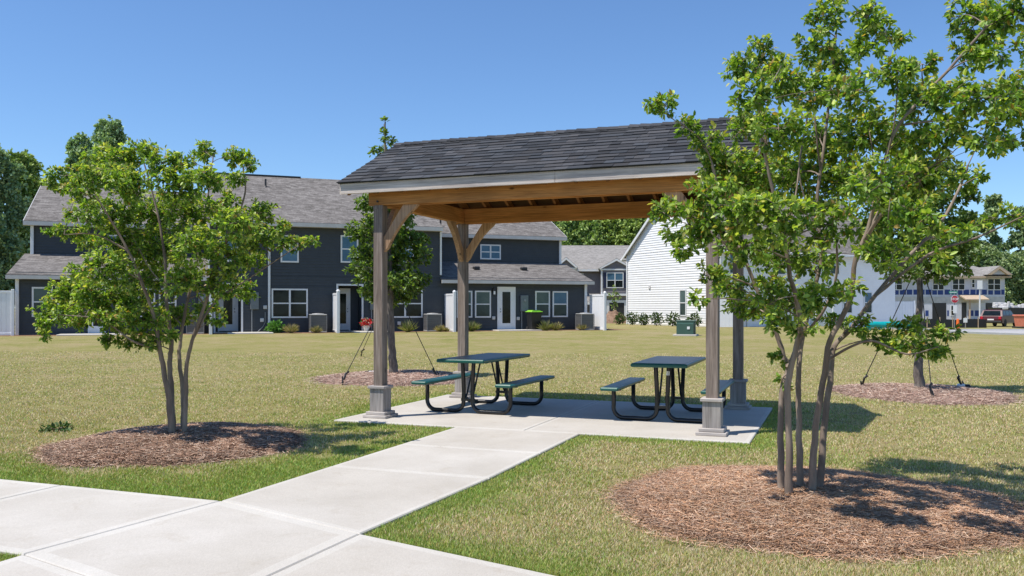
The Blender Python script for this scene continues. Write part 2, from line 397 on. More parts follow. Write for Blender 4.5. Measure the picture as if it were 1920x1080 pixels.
# ------------------------------------------------------------------ ground
def patch_nodes(N, L, sc_=1.0):
    """lawn colour from world position, shared by soil and blades"""
    co = coords(N, 'Position')
    n1 = noise(N, L, co, .35, 4, .6); n2 = noise(N, L, co, 2.6, 5, .65); n3 = noise(N, L, co, 14, 3, .6)
    a = mixc(N, L, .5, n1.outputs[0], n2.outputs[0]); a = mixc(N, L, .22, a, n3.outputs[0])
    return a
HB = 46.0; HA = math.atan(.364)
def ground():
    xs = np.unique(np.concatenate([np.arange(-12, 14, .2), np.linspace(-60, 80, 71), np.linspace(-500, 500, 41)]))
    ys = np.unique(np.concatenate([np.arange(3, 22, .2), np.linspace(-40, 90, 105), np.linspace(-100, 900, 41)]))
    Xg, Yg = np.meshgrid(xs, ys); Z = gz(Xg, Yg)
    nx, ny = len(xs), len(ys)
    V = np.stack([Xg, Yg, Z], -1).reshape(-1, 3)
    i = np.arange(nx-1)[None, :] + nx*np.arange(ny-1)[:, None]
    fs = np.stack([i, i+1, i+1+nx, i+nx], -1).reshape(-1, 4)
    me = bpy.data.meshes.new('ground'); me.from_pydata(V.tolist(), [], fs.tolist())
    a = me.color_attributes.new('col', 'FLOAT_COLOR', 'POINT')
    cd = concrete_dist(V[:,0], V[:,1]); br = bed_r(V[:,0], V[:,1])
    c = np.zeros((len(V), 4)); c[:,0] = .8*np.exp(-(cd/.4)**2)*(cd > 0); c[:,1] = np.exp(-((br-1.02)/.06)**2)
    hv = -(V[:,0])*math.sin(HA)+(V[:,1]-HB)*math.cos(HA); hu = V[:,0]*math.cos(HA)+(V[:,1]-HB)*math.sin(HA)
    c[:,2] = sstep(-1.9, -1.1, hv)*sstep(1.5, .5, hv)*sstep(-26, -24.5, hu)*sstep(7, 6, hu)
    c[:,3] = 1
    a.data.foreach_set('color', c.astype(np.float32).ravel())
    m = mat('lawn_soil', (.2,.2,.05), .95, 0, .1); N, L, b = nt(m)
    p = patch_nodes(N, L)
    r = ramp(N, [(.36, (.18,.195,.055)), (.46, (.27,.25,.09)), (.55, (.33,.275,.14)), (.68, (.41,.31,.20))]); L.new(p, r.inputs[0])
    co = coords(N, 'Position')
    nf = noise(N, L, co, 60, 3, .7); rf = ramp(N, [(.3, (.55,.6,.5)), (.7, (1.4,1.35,1.3))]); L.new(nf.outputs[0], rf.inputs[0])
    out = mixc(N, L, 1.0, r.outputs[0], rf.outputs[0], 'MULTIPLY')
    at_ = N.new('ShaderNodeAttribute'); at_.attribute_name = 'col'; sp = N.new('ShaderNodeSeparateColor'); L.new(at_.outputs['Color'], sp.inputs[0])
    out = mixc(N, L, sp.outputs[0], out, (.16,.24,.04))
    ms = noise(N, L, co, 9, 5, .7); rm = ramp(N, [(.35, (.14,.075,.045)), (.65, (.34,.2,.13))]); L.new(ms.outputs[0], rm.inputs[0])
    out = mixc(N, L, sp.outputs[2], out, rm.outputs[0])
    out = mixc(N, L, sp.outputs[1], out, (.36,.29,.22))
    L.new(out, b.inputs['Base Color']); bump(N, L, b, nf.outputs[0], .9, .03)
    me.materials.append(m); me.update()
    o = bpy.data.objects.new('ground', me); col.objects.link(o); tag(o, kind='structure')
ground()

# concrete ---------------------------------------------------------
def panel(mb, P, edge=.085, top=.022, g=.005):
    """P: 4 corners (counter-clockwise, world xy): trowelled border, broomed field"""
    P = [Vector((p[0], p[1])) for p in P]; c = sum(P, Vector((0, 0)))/4
    def inset(Q, d):
        out = []
        n = len(Q)
        for i in range(n):
            a, b_, e = Q[i-1], Q[i], Q[(i+1) % n]
            d1 = (b_-a).normalized(); d2 = (e-b_).normalized()
            n1 = Vector((-d1.y, d1.x)); n2 = Vector((-d2.y, d2.x))
            k = d/max(.2, (1+n1.dot(n2)))
            out.append(b_+(n1+n2)*k)
        return out
    A = inset(P, g); B = inset(P, g+.008); C = inset(P, edge)
    v = [(p.x, p.y, -.06) for p in A]+[(p.x, p.y, top-.008) for p in A]+[(p.x, p.y, top) for p in B]+[(p.x, p.y, top) for p in C]
    for k in range(3):
        m = 1
        mb.mesh([v[4*k+j] for j in range(4)]+[v[4*k+4+j] for j in range(4)], [(j, (j+1) % 4, 4+(j+1) % 4, 4+j) for j in range(4)], m)
    mb.face(v[12:16], 0)
def sp(u, v): return S2W(u, v)
mb = MB()
def rect(u0, u1, v0, v1): return [sp(u0, v0), sp(u1, v0), sp(u1, v1), sp(u0, v1)]
cut = [-4.64, -3.28, SL[2]]
for a, b_ in zip(cut[:-1], cut[1:]): panel(mb, rect(WU0, WU1, a, b_), .055)
panel(mb, [sp(WU0, CV1), sp(*JR), sp(WU1, -4.64), sp(WU0, -4.64)], .055)
NL, NR_ = (-1.0, CV0), (.62, -8.15)
panel(mb, [sp(*NL), sp(*NR_), sp(*JR), sp(WU0, CV1)], .10)
panel(mb, [sp(-1.0, -9.4), sp(.60, -9.7), sp(*NR_), sp(*NL)], .08)
for k in range(3): panel(mb, [sp(-1.0, -9.4-1.5*(k+1)), sp(.60, -9.7-1.5*(k+1)), sp(.60, -9.7-1.5*k), sp(-1.0, -9.4-1.5*k)], .08)
panel(mb, [sp(WU0-1.62, CV0), sp(*NL), sp(WU0, CV1), sp(WU0-1.62, CV1)], .08)
for k in range(1, 8): panel(mb, rect(WU0-1.62*(k+1), WU0-1.62*k, CV0, CV1), .08)
def rarm(a, b_):
    u = JR[0]+a*math.cos(bend)-b_*math.sin(bend); v = JR[1]+a*math.sin(bend)+b_*math.cos(bend); return sp(u, v)
panel(mb, [sp(*NR_), rarm(1.6, -1.6), rarm(1.6, 0), sp(*JR)], .08)
for k in range(1, 6): panel(mb, [rarm(1.6*k, -1.6), rarm(1.6*k+1.6, -1.6), rarm(1.6*k+1.6, 0), rarm(1.6*k, 0)], .08)
# dark joint bed under the panels
j = MB.prism
for r_ in (rect(WU0+.02, WU1-.12, -13.9, SL[2]), rect(-13.5, WU0+.02, CV0+.01, CV1-.01)):
    mb.prism([tuple(p) for p in r_], -.05, .006, 'z', 2)
tag(mb.build('walkway', [M['conc'], M['conc_edge'], M['groove']]), kind='structure')
mb = MB()
panel(mb, rect(SL[0], .04, SL[2], SL[3]), .06); panel(mb, rect(.04, SL[1], SL[2], SL[3]), .06)
mb.prism([tuple(p) for p in rect(SL[0]+.01, SL[1]-.01, SL[2]+.01, SL[3]-.01)], -.05, .006, 'z', 2)
tag(mb.build('concrete_slab', [M['conc'], M['conc_edge'], M['groove']]), kind='structure')
ST = .022

# ------------------------------------------------------------------ grass blades
def grass():
    n = 1500000
    # sample by screen-like density: uniform in image rows gives 1/Y^2 density
    t = R.rand(n); y = 4.3/(1-t*(1-4.3/26.0)); X = (R.rand(n)*2-1)*(.66*y+.4)
    Y = y
    cd = concrete_dist(X, Y); br = bed_r(X, Y)
    keep = (cd > .012) & (br > .97+.14*R.rand(n)+.05*np.sin(X*9+3*np.sin(Y*7)))
    bare = np.sin(X*3.7+2.2*np.sin(Y*2.3+1))*np.sin(Y*4.4+1.8*np.sin(X*2.9))
    patch = np.sin(X*2.1+np.sin(Y*1.7)*1.3)*np.sin(Y*2.6+np.sin(X*1.3)) + .6*np.sin(X*6.3+2*np.sin(Y*4.1))*np.sin(Y*7.1)
    keep &= R.rand(n) < np.clip(.74+.22*patch-1.1*np.maximum(bare-.5, 0)*(cd > .3)*3, .12, 1)
    idx = np.nonzero(keep)[0][:430000]
    X, Y, cd, patch = X[idx], Y[idx], cd[idx], patch[idx]; n = len(X)
    uu, vv = W2S(X, Y); near = np.exp(-(cd/np.where(uu < 0, .7, .32))**2)
    h = (.012+.018*R.rand(n))*(1+.15*near); w = .0022+.00045*Y
    th = R.rand(n)*2*np.pi; lean = (.25+.75*R.rand(n))*h
    z = gz(X, Y)
    dx, dy = np.cos(th), np.sin(th)
    la = R.rand(n)*2*np.pi; lx, ly = np.cos(la)*lean, np.sin(la)*lean
    V = np.zeros((n, 3, 3))
    V[:,0] = np.stack([X-dx*w, Y-dy*w, z-.002], -1); V[:,1] = np.stack([X+dx*w, Y+dy*w, z-.002], -1)
    V[:,2] = np.stack([X+lx, Y+ly, z+h], -1)
    big = .5+.5*np.sin(X*.9+1.3*np.sin(Y*.55))*np.sin(Y*.8+.9*np.sin(X*.6))
    lush = np.clip(.14+.16*patch+.20*(big-.5)+.65*near-.012*(Y-6), .04, .97)
    # strip left of the walkway and beside the front walk is greener
    u, v = W2S(X, Y); lush = np.clip(lush+.35*((v < -4.2) & (u < 0) & (v > CV1-.3))*sstep(1.5, .2, cd), .05, .98)
    r = R.rand(n)
    green = np.stack([.24+.15*R.rand(n), .31+.15*R.rand(n), .07+.04*R.rand(n)], -1)
    olive = np.stack([.37+.13*R.rand(n), .36+.11*R.rand(n), .13+.05*R.rand(n)], -1)
    straw = np.stack([.55+.17*R.rand(n), .45+.13*R.rand(n), .28+.09*R.rand(n)], -1)
    c = np.where((r < lush)[:, None], green, np.where((r < lush+.33)[:, None], olive, straw))
    C = np.concatenate([c, np.ones((n, 1))], 1)
    o = npmesh('grass', V.reshape(-1, 3), 3, M['blade'], C)
    tag(o, 'short patchy green and straw coloured lawn grass around the picnic shelter', 'grass', kind='stuff')
grass()

# ------------------------------------------------------------------ pine straw beds
def bed(i, label, count, cols):
    cx, cy, rx, ry, h = BEDS[i]
    z0 = gzf(cx, cy)
    def hz(r): return h*np.clip(1-r*r, 0, 1)**.8 + .004
    nr, na = 14, 64; V = [(0, 0, hz(0))]; fs = []
    for a in range(1, nr+1):
        for k in range(na):
            r = a/nr; th = 2*math.pi*k/na; w = 1+.035*math.sin(3*th+cx)+.025*math.sin(7*th+cy)
            V.append((rx*r*w*math.cos(th), ry*r*w*math.sin(th), float(hz(r)) + .014*math.sin(9*th+5*r)*r*(1-r)*4 - (.01 if a == nr else 0)))
    for k in range(na): fs.append((0, 1+k, 1+(k+1) % na))
    for a in range(nr-1):
        for k in range(na): fs.append((1+a*na+k, 1+(a+1)*na+k, 1+(a+1)*na+(k+1) % na, 1+a*na+(k+1) % na))
    n = count
    r = np.sqrt(R.rand(n)); r = np.where(R.rand(n) < .06, 1+np.abs(R.normal(size=n))*.05, r); th = R.rand(n)*2*np.pi; w = 1+.035*np.sin(3*th+cx)+.025*np.sin(7*th+cy)
    X = rx*r*w*np.cos(th); Y = ry*r*w*np.sin(th); Z = hz(r)+.004+.022*R.rand(n)
    a = R.rand(n)*2*np.pi; tilt = (R.rand(n)-.5)*.5; Ln = .03+.07*R.rand(n)
    d = np.stack([np.cos(a)*np.cos(tilt), np.sin(a)*np.cos(tilt), np.sin(tilt)], -1)*Ln[:, None]/2
    ww = (.0004+.00018*cy)
    s = np.stack([-np.sin(a), np.cos(a), (R.rand(n)-.5)*1.2], -1)*ww
    P = np.stack([X, Y, Z], -1); bowz = np.zeros((n, 3)); bowz[:,2] = .004
    Q = np.zeros((n, 4, 3)); Q[:,0] = P-d-s; Q[:,1] = P-d+s; Q[:,2] = P+d+s; Q[:,3] = P+d-s
    cols = np.array(cols); pick = R.randint(0, len(cols), n)
    zone = .5+.5*np.sin(X*2.3+cx)*np.sin(Y*2.9)
    c = cols[pick]*(.75+.85*R.rand(n))[:, None]*(1+.3*(zone-.5))[:, None]*(1-.25*np.exp(-((r-.98)/.05)**2))[:, None]
    # one object: mound + needles
    V = np.array(V); nv = len(V)
    me = bpy.data.meshes.new('pine_straw')
    allv = np.concatenate([V, Q.reshape(-1, 3)]); 
    fl = [list(f) for f in fs]; qi = (nv+np.arange(n*4).reshape(-1, 4)).tolist()
    me.from_pydata(allv.tolist(), [], fl+qi)
    me.materials.append(bed_mats[i]); me.materials.append(M['needle'])
    mi = np.zeros(len(fl)+n, dtype=np.int32); mi[len(fl):] = 1; me.polygons.foreach_set('material_index', mi)
    at_ = me.color_attributes.new('col', 'FLOAT_COLOR', 'POINT')
    cc = np.ones((len(allv), 4)); cc[nv:, :3] = np.repeat(c, 4, axis=0); at_.data.foreach_set('color', cc.astype(np.float32).ravel())
    me.update()
    o = bpy.data.objects.new('pine_straw', me); col.objects.link(o); o.location = (cx, cy, z0)
    tag(o, label, 'mulch bed', kind='stuff')
oc = [(.40,.22,.12), (.48,.28,.16), (.30,.16,.09), (.48,.35,.24), (.17,.10,.065), (.38,.24,.16), (.42,.29,.21)]
bc = [(.34,.20,.13), (.42,.27,.18), (.23,.13,.085), (.48,.36,.27), (.15,.09,.06)]
pc = [(.40,.28,.21), (.46,.34,.26), (.30,.19,.14), (.5,.40,.32), (.22,.14,.1)]
bed_mats = [noisy('straw_base_%d' % i, c1, c2, 30, .9, .8, .02, 5) for i, (c1, c2) in enumerate([((.13,.065,.035),(.36,.19,.10)), ((.10,.055,.035),(.28,.16,.10)), ((.2,.12,.09),(.4,.26,.2)), ((.2,.12,.09),(.4,.26,.2))])]
bed(0, 'large orange brown pine straw bed around the big right tree', 100000, oc)
bed(1, 'dark brown pine straw bed around the left tree', 50000, bc)
bed(2, 'pinkish pine straw bed behind the left post of the shelter', 9000, pc)
bed(3, 'pinkish pine straw bed around the strapped tree at far right', 12000, pc)

# ------------------------------------------------------------------ trees
def catmull(pts, k=5):
    P = [Vector(p) for p in pts]; P = [P[0]*2-P[1]] + P + [P[-1]*2-P[-2]]; out = []
    for i in range(1, len(P)-2):
        for j in range(k):
            t = j/k; a, b_, c, d = P[i-1], P[i], P[i+1], P[i+2]
            out.append(.5*((2*b_)+(c-a)*t+(2*a-5*b_+4*c-d)*t*t+(3*b_-a-3*c+d)*t**3))
    out.append(P[-2]); return out

def leaves_mesh(name, P, D, U, Ls, Ws, C, material, parent):
    """P base points, D leaf direction, U leaf normal; a leaf is folded along its midrib"""
    n = len(P); S = np.cross(D, U); S /= np.linalg.norm(S, axis=1)[:, None]+1e-9
    U2 = np.cross(S, D)
    L = Ls[:, None]; W = Ws[:, None]
    V = np.zeros((n, 6, 3)); droop = -.15*L*U2
    V[:,0] = P; V[:,3] = P+D*L+droop
    for k_, sg in ((1, -1), (5, 1)): V[:,k_] = P+D*L*.30+S*W*.44*sg+U2*W*.17
    for k_, sg in ((2, -1), (4, 1)): V[:,k_] = P+D*L*.68+S*W*.42*sg+U2*W*.15+droop*.5
    CC = np.concatenate([C, np.ones((n, 1))], 1)
    return npmesh(name, V.reshape(-1, 3), 6, material, CC, parent, [(0, 3, 2, 1), (0, 5, 4, 3)])

def make_tree(name, loc, stems, clumps, label, cat, group=None, seed=1, leafL=.055, leafW=.027, nleaf=16, tips_k=1.0,
              twigL=.28, palette=None, bark='bark', far=False, flat=.75, side_stems=(), rbase=1.0):
    """stems: lists of (x,y,z,r) local; clumps: (x,y,z,rx,ry,rz[,density]) local"""
    rs = np.random.RandomState(seed); rr = random.Random(seed)
    root = empty(name, loc, 0, label, cat, group)
    nodes = []; nrad = []
    for st in list(stems)+list(side_stems):
        pts = catmull([p[:3] for p in st], 5); rad = np.interp(np.linspace(0, len(st)-1, len(pts)), range(len(st)), [p[3] for p in st])
        pts = [p+Vector((rr.gauss(0, .12), rr.gauss(0, .12), 0))*float(r) for p, r in zip(pts, rad)]
        mb = MB(); mb.tube(pts, [float(r)*(1+.08*rr.random()) for r in rad], 9 if not far else 6); mb.build('trunk' if rad[0] > .0195*(1 if not far else .1) else 'limb', M[bark], root, smooth=True)
        for p, r in zip(pts, rad): nodes.append(tuple(p)); nrad.append(float(r))
    br = MB(); NP = np.array(nodes); NR = np.array(nrad)
    tipsP = []; tipsD = []; tipsC = []; twigs = []
    for cl in clumps:
        c = np.array(cl[:3]); rad = np.array(cl[3:6]); dens = cl[6] if len(cl) > 6 else 1
        dv = NP-c; cost = np.linalg.norm(dv, axis=1)+1.2*np.maximum(NP[:,2]-c[2]+.1, 0)+(NP[:,2] < .6*(NP[:,2].max()*.25))*.5
        i = int(np.argmin(cost)); a = Vector(NP[i]); b_ = Vector(c); r0 = min(NR[i]*.65, (.0065 if not far else .03)*rbase+.006*float(max(rad)))
        mid = a.lerp(b_, .5)+Vector((rr.gauss(0, .06), rr.gauss(0, .06), .10*(b_-a).length))
        q = [a*(1-t)**2+mid*2*t*(1-t)+b_*t*t for t in np.linspace(0, 1, 6)]
        if not far: br = MB()
        br.tube(q, list(np.linspace(r0, r0*.45, 6)), 5, caps=False)
        if not far: br.build('branch', M[bark], root, smooth=True)
        nt_ = max(3, int(dens*tips_k*(rad[0]*rad[1]*rad[2])**(2/3)*(95 if far else 420)))
        LN = np.array([tuple(p) for p in q[2:]])
        done = 0
        while done < nt_:                       # a few tips first, later tips may leave from their twigs
            m = min(nt_-done, max(6, nt_//4)); done += m
            d = rs.normal(size=(m, 3)); d /= np.linalg.norm(d, axis=1)[:, None]; rl = (rs.rand(m)**.42)*(.9+.25*rs.rand(m)) if not far else np.minimum(1.9, np.abs(rs.normal(size=m))*.78+.12); d *= rl[:, None]
            tip = c+d*rad
            cst = np.linalg.norm(tip[:, None]-LN[None], axis=2)+.3*np.maximum(LN[None, :, 2]-tip[:, None, 2], 0)
            S_ = LN[np.argmin(cst, axis=1)]; v = tip-S_; ln = np.linalg.norm(v, axis=1)+1e-6
            m_ = S_+v*.5+np.stack([rs.normal(size=m)*.06*ln, rs.normal(size=m)*.06*ln, .12*ln], -1)
            T4 = np.array([0, .33, .66, 1])[None, :, None]
            QQ = S_[:, None]*(1-T4)**2+m_[:, None]*2*T4*(1-T4)+tip[:, None]*T4*T4
            twigs.append(QQ)
            if len(LN) < 60: LN = np.concatenate([LN, QQ[:, 2]])
            out = v/ln[:, None]+.35*d; out /= np.linalg.norm(out, axis=1)[:, None]+1e-6
            t = np.arange(nleaf)/nleaf; f_ = t[None, :]*np.minimum(1, twigL/ln*1.5)[:, None]
            tipsP.append((tip[:, None]-(tip-QQ[:, 1])[:, None]*f_[:, :, None]).reshape(-1, 3)); tipsD.append(np.repeat(out, nleaf, axis=0))
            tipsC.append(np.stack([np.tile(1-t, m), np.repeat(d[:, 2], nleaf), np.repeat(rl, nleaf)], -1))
        NP = np.concatenate([NP, np.array([tuple(p) for p in q[1:]])]); NR = np.concatenate([NR, np.linspace(r0, r0*.45, 5)])
    if far: br.build('branches', M[bark], root, smooth=True)
    if not far:
        W4 = np.concatenate(twigs); n = len(W4); ax = W4[:, 3]-W4[:, 0]; ax /= np.linalg.norm(ax, axis=1)[:, None]+1e-9
        sd_ = np.cross(ax, np.array([.3, .2, 1.])); sd_ /= np.linalg.norm(sd_, axis=1)[:, None]+1e-9; s2 = np.cross(ax, sd_)
        V = []
        for i_, r_ in enumerate((.0032, .0026, .0020, .0012)):
            for a_ in (0, 2.09, 4.19): V.append(W4[:, i_]+(sd_*math.cos(a_)+s2*math.sin(a_))*r_*rbase)
        V = np.stack(V, 1)
        tw = npmesh('twigs', V.reshape(-1, 3), 12, M[bark], None, root, [(3*a+b_, 3*a+(b_+1) % 3, 3*a+3+(b_+1) % 3, 3*a+3+b_) for a in range(3) for b_ in range(3)])
        tw['kind'] = 'stuff'
    P = np.concatenate(tipsP); D = np.concatenate(tipsD); T = np.concatenate(tipsC); n = len(P)
    rv = rs.normal(size=(n, 3)); rv /= np.linalg.norm(rv, axis=1)[:, None]
    side = np.cross(D, rv); side /= np.linalg.norm(side, axis=1)[:, None]+1e-9
    DD = D*.55+side*.9+np.array([0, 0, -.12]); DD /= np.linalg.norm(DD, axis=1)[:, None]
    U = np.array([0, 0, 1.])*(flat if not far else .35)+rs.normal(size=(n, 3))*.62; U /= np.linalg.norm(U, axis=1)[:, None]
    P = P+side*.006+rs.normal(size=(n, 3))*leafL*.15
    sz = .65+.6*rs.rand(n); 
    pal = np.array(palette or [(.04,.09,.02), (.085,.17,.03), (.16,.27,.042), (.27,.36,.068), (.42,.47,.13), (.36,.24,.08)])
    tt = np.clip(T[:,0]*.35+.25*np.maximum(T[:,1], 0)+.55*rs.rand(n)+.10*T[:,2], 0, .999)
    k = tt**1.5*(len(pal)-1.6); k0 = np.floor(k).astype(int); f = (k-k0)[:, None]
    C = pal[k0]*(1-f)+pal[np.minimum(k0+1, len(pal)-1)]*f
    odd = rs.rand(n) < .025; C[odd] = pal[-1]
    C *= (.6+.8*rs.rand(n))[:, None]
    leaves_mesh('crown', P, DD, U, leafL*sz, leafW*sz, C, M['far_leaf' if far else 'leaf'], root)
    return root

def px_local(x, y, Y0, dep, loc):
    """photo position at a real distance -> local coordinates of a tree at loc"""
    Yw = Y0+dep; return ((x-960)/F*Yw-loc[0], Yw-loc[1], CH+(YH-y)/F*Yw-loc[2])

# big crape myrtle on the right -----------------------------------
BT = (2.22, 6.5, .11)
def stem(loc, Y0, pts, r0, r1, dy0=0, dy1=0, power=1.0):
    n = len(pts); out = []
    for i, (x, y) in enumerate(pts):
        t = i/(n-1); p = px_local(x, y, Y0, dy0+(dy1-dy0)*t, loc); out.append((*p, r0+(r1-r0)*t**power))
    out[0] = (out[0][0], out[0][1], -.06, out[0][3]*1.15)
    return out
bs_ = [
 stem(BT, 6.5, [(1466,905),(1463,800),(1469,720),(1476,690),(1455,625),(1428,565),(1402,500),(1385,440),(1352,370),(1335,310)], .024, .008, .05, .3),
 stem(BT, 6.5, [(1479,925),(1480,840),(1477,725),(1493,650),(1500,595),(1482,520),(1468,430),(1442,330),(1425,220),(1430,140)], .027, .007, -.1, -.4),
 stem(BT, 6.5, [(1502,905),(1498,800),(1497,705),(1503,640),(1520,565),(1540,480),(1532,380),(1548,250),(1562,120),(1570,40)], .024, .007, .15, .5),
 stem(BT, 6.5, [(1521,915),(1530,800),(1546,700),(1556,640),(1595,560),(1603,490),(1627,430),(1652,330),(1685,235),(1775,135),(1850,50)], .025, .008, 0, -.3),
 stem(BT, 6.5, [(1536,905),(1546,800),(1558,700),(1564,650),(1597,615),(1640,555),(1705,480),(1765,415),(1800,350),(1815,310)], .026, .008, .1, .7),
]
side_ = [
 [( *px_local(1556,672,6.5,.05,BT), 0.0105), (*px_local(1600,648,6.5,-.1,BT), 0.0093), (*px_local(1640,640,6.5,-.2,BT), 0.0081), (*px_local(1700,664,6.5,-.3,BT), 0.0062), (*px_local(1760,650,6.5,-.4,BT), 0.0037)],
 [( *px_local(1640,555,6.5,.4,BT), 0.0124), (*px_local(1740,478,6.5,.3,BT), 0.0105), (*px_local(1830,446,6.5,.2,BT), 0.0087), (*px_local(1920,405,6.5,.1,BT), 0.0056)],
 [( *px_local(1476,690,6.5,.1,BT), 0.0136), (*px_local(1500,640,6.5,.2,BT), 0.0124), (*px_local(1548,575,6.5,.1,BT), 0.0112), (*px_local(1570,500,6.5,0,BT), 0.0087), (*px_local(1560,400,6.5,-.2,BT), 0.0056)],
 [( *px_local(1603,490,6.5,0,BT), 0.0186), (*px_local(1640,420,6.5,-.3,BT), 0.0136), (*px_local(1700,340,6.5,-.5,BT), 0.0087), (*px_local(1770,300,6.5,-.5,BT), 0.0056)],
 [( *px_local(1402,500,6.5,.2,BT), 0.0099), (*px_local(1350,450,6.5,0,BT), 0.0081), (*px_local(1290,420,6.5,-.2,BT), 0.0056)],
 [( *px_local(1352,370,6.5,.3,BT), 0.0087), (*px_local(1320,270,6.5,.2,BT), 0.0056), (*px_local(1250,215,6.5,.1,BT), 0.0031)],
 [( *px_local(1685,235,6.5,-.2,BT), 0.0087), (*px_local(1760,225,6.5,-.2,BT), 0.0068), (*px_local(1830,215,6.5,-.1,BT), 0.0056), (*px_local(1900,195,6.5,0,BT), 0.0037)],
]
BC = [ # x, y, rx, ry, density
 (1240,193,34,22,.9),(1285,238,30,20,.6),(1330,262,35,22,.7),
 (1422,82,20,18,.8),(1388,125,32,28,.9),(1440,118,34,28,.9),(1410,175,36,34,.9),(1470,150,40,36,.9),
 (1550,30,34,34,.9),(1530,85,40,30,.8),(1575,110,40,34,.7),(1625,35,34,30,.9),(1660,60,34,18,.6),(1620,90,40,26,.7),(1690,75,26,14,.6),
 (1520,170,50,40,.9),(1600,170,50,36,.8),(1680,135,44,30,.9),(1730,120,28,26,.7),
 (1800,30,26,36,.6),(1850,45,44,40,1),(1900,25,44,36,.9),(1820,100,30,34,.7),(1870,100,50,24,.8),
 (1720,190,50,36,1),(1780,175,44,30,.9),(1840,185,54,30,1),(1905,165,40,30,1),(1890,215,44,26,.8),(1960,180,50,60,.7),(1960,60,40,60,.6),
 (1400,235,40,36,.8),(1460,240,56,40,1),(1540,260,60,46,1),(1625,250,56,44,1),(1700,260,54,36,1),(1780,250,50,30,.8),
 (1340,305,44,36,1),(1400,320,56,40,1.1),(1480,330,60,48,1.1),(1570,335,60,50,1),(1650,340,60,48,.9),(1740,330,56,40,.7),
 (1340,365,44,36,1),(1400,395,60,40,1.1),(1470,410,60,44,1),(1560,420,50,44,.8),(1640,410,50,44,.8),(1710,400,50,40,.8),
 (1240,392,34,20,.9),(1285,395,34,22,.8),(1330,430,48,26,1),(1270,440,44,20,.7),(1290,470,30,20,.6),
 (1400,460,54,30,.9),(1460,480,54,34,.8),(1530,490,44,34,.7),(1660,470,50,34,.7),(1740,450,44,30,.6),(1620,350,40,30,.5),
 (1330,515,30,20,.8),(1370,540,40,26,.9),(1310,560,26,16,.5),(1400,575,44,20,.8),(1440,550,40,32,.8),(1480,560,44,36,.8),(1530,560,44,32,.8),
 (1450,600,40,20,.8),(1500,620,40,18,.5),(1560,600,30,20,.5),(1590,545,40,24,.5),
 (1610,610,30,20,.8),(1650,635,40,18,.9),(1700,615,36,20,.8),(1730,650,44,20,1),(1780,625,40,12,.6),(1690,655,34,16,.8),(1760,660,24,14,.6),
 (1850,272,46,20,.8),(1900,255,40,20,.7),(1835,330,26,18,.5),(1800,340,30,26,.6),(1810,430,36,20,.5),(1890,405,36,18,.6),(1760,490,30,20,.5),(1460,660,24,20,.3),(1480,700,14,30,.1),
]
def shoots(stems, n, seed, lmin, lmax, z0, z1, r=.009, crown=()):
    """thin upright secondary branches leaving the main stems"""
    g = random.Random(seed); out = []
    for st in stems:
        pts = catmull([p[:3] for p in st], 6); c = [p for p in pts if z0 < p.z < z1]
        for k in range(n):
            p = g.choice(c); a = g.uniform(0, 6.28); L = g.uniform(lmin, lmax); o = g.uniform(.12, .5)*L
            d = Vector((math.cos(a)*o, math.sin(a)*o, 0)); q = [p, p+d*.45+Vector((0, 0, L*.22)), p+d*.85+Vector((g.gauss(0, .03), g.gauss(0, .03), L*.6)), p+d+Vector((g.gauss(0, .05), g.gauss(0, .05), L))]
            if min((q[3]-Vector(c_[:3])).length for c_ in crown) > .22: continue
            out.append([(*v, r*f) for v, f in zip(q, (1.0, .8, .6, .35))])
    return out
cr = random.Random(5); clumps = []
for x, y, rx, ry, d in BC:
    dep = cr.uniform(-1.35, 1.15)*max(.35, 1-((y-380)/420)**2)
    if x < 1345 or y > 600: dep *= .5
    p = px_local(x, y, 6.5, dep, BT); k = (6.5+dep)/F
    clumps.append((*p, rx*k*1.10, (rx+ry)*.5*k*1.45, ry*k*1.18, d))
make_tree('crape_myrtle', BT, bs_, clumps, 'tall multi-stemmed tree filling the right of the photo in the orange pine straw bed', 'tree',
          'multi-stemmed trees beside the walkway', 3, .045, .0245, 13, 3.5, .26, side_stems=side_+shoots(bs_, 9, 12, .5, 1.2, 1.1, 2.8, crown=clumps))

# left crape myrtle ------------------------------------------------
LT = (-3.72, 9.4, .11)
ls_ = [
 stem(LT, 9.4, [(322,818),(318,760),(308,700),(300,655),(290,600),(270,540),(240,470),(200,400),(170,350)], .034, .006, -.05, -.3),
 stem(LT, 9.4, [(324,820),(322,745),(318,680),(322,640),(312,570),(310,500),(300,420),(280,340),(265,290)], .032, .006, .1, .3),
 stem(LT, 9.4, [(344,812),(343,740),(337,680),(338,640),(352,560),(372,480),(385,400),(395,330),(400,290)], .026, .006, .15, .5),
 stem(LT, 9.4, [(345,812),(349,745),(349,690),(360,640),(388,560),(410,490),(440,420),(460,360),(455,310)], .026, .006, 0, -.2),
]
lside = [
 [(*px_local(300,655,9.4,-.1,LT), 0.0140), (*px_local(250,640,9.4,-.3,LT), 0.0098), (*px_local(190,600,9.4,-.4,LT), 0.0070), (*px_local(110,590,9.4,-.5,LT), 0.0042)],
 [(*px_local(360,640,9.4,-.05,LT), 0.0140), (*px_local(400,570,9.4,0,LT), 0.0112), (*px_local(470,520,9.4,.1,LT), 0.0077), (*px_local(560,460,9.4,.1,LT), 0.0042)],
 [(*px_local(240,470,9.4,-.2,LT), 0.0112), (*px_local(180,440,9.4,-.3,LT), 0.0070), (*px_local(120,440,9.4,-.4,LT), 0.0042)],
]
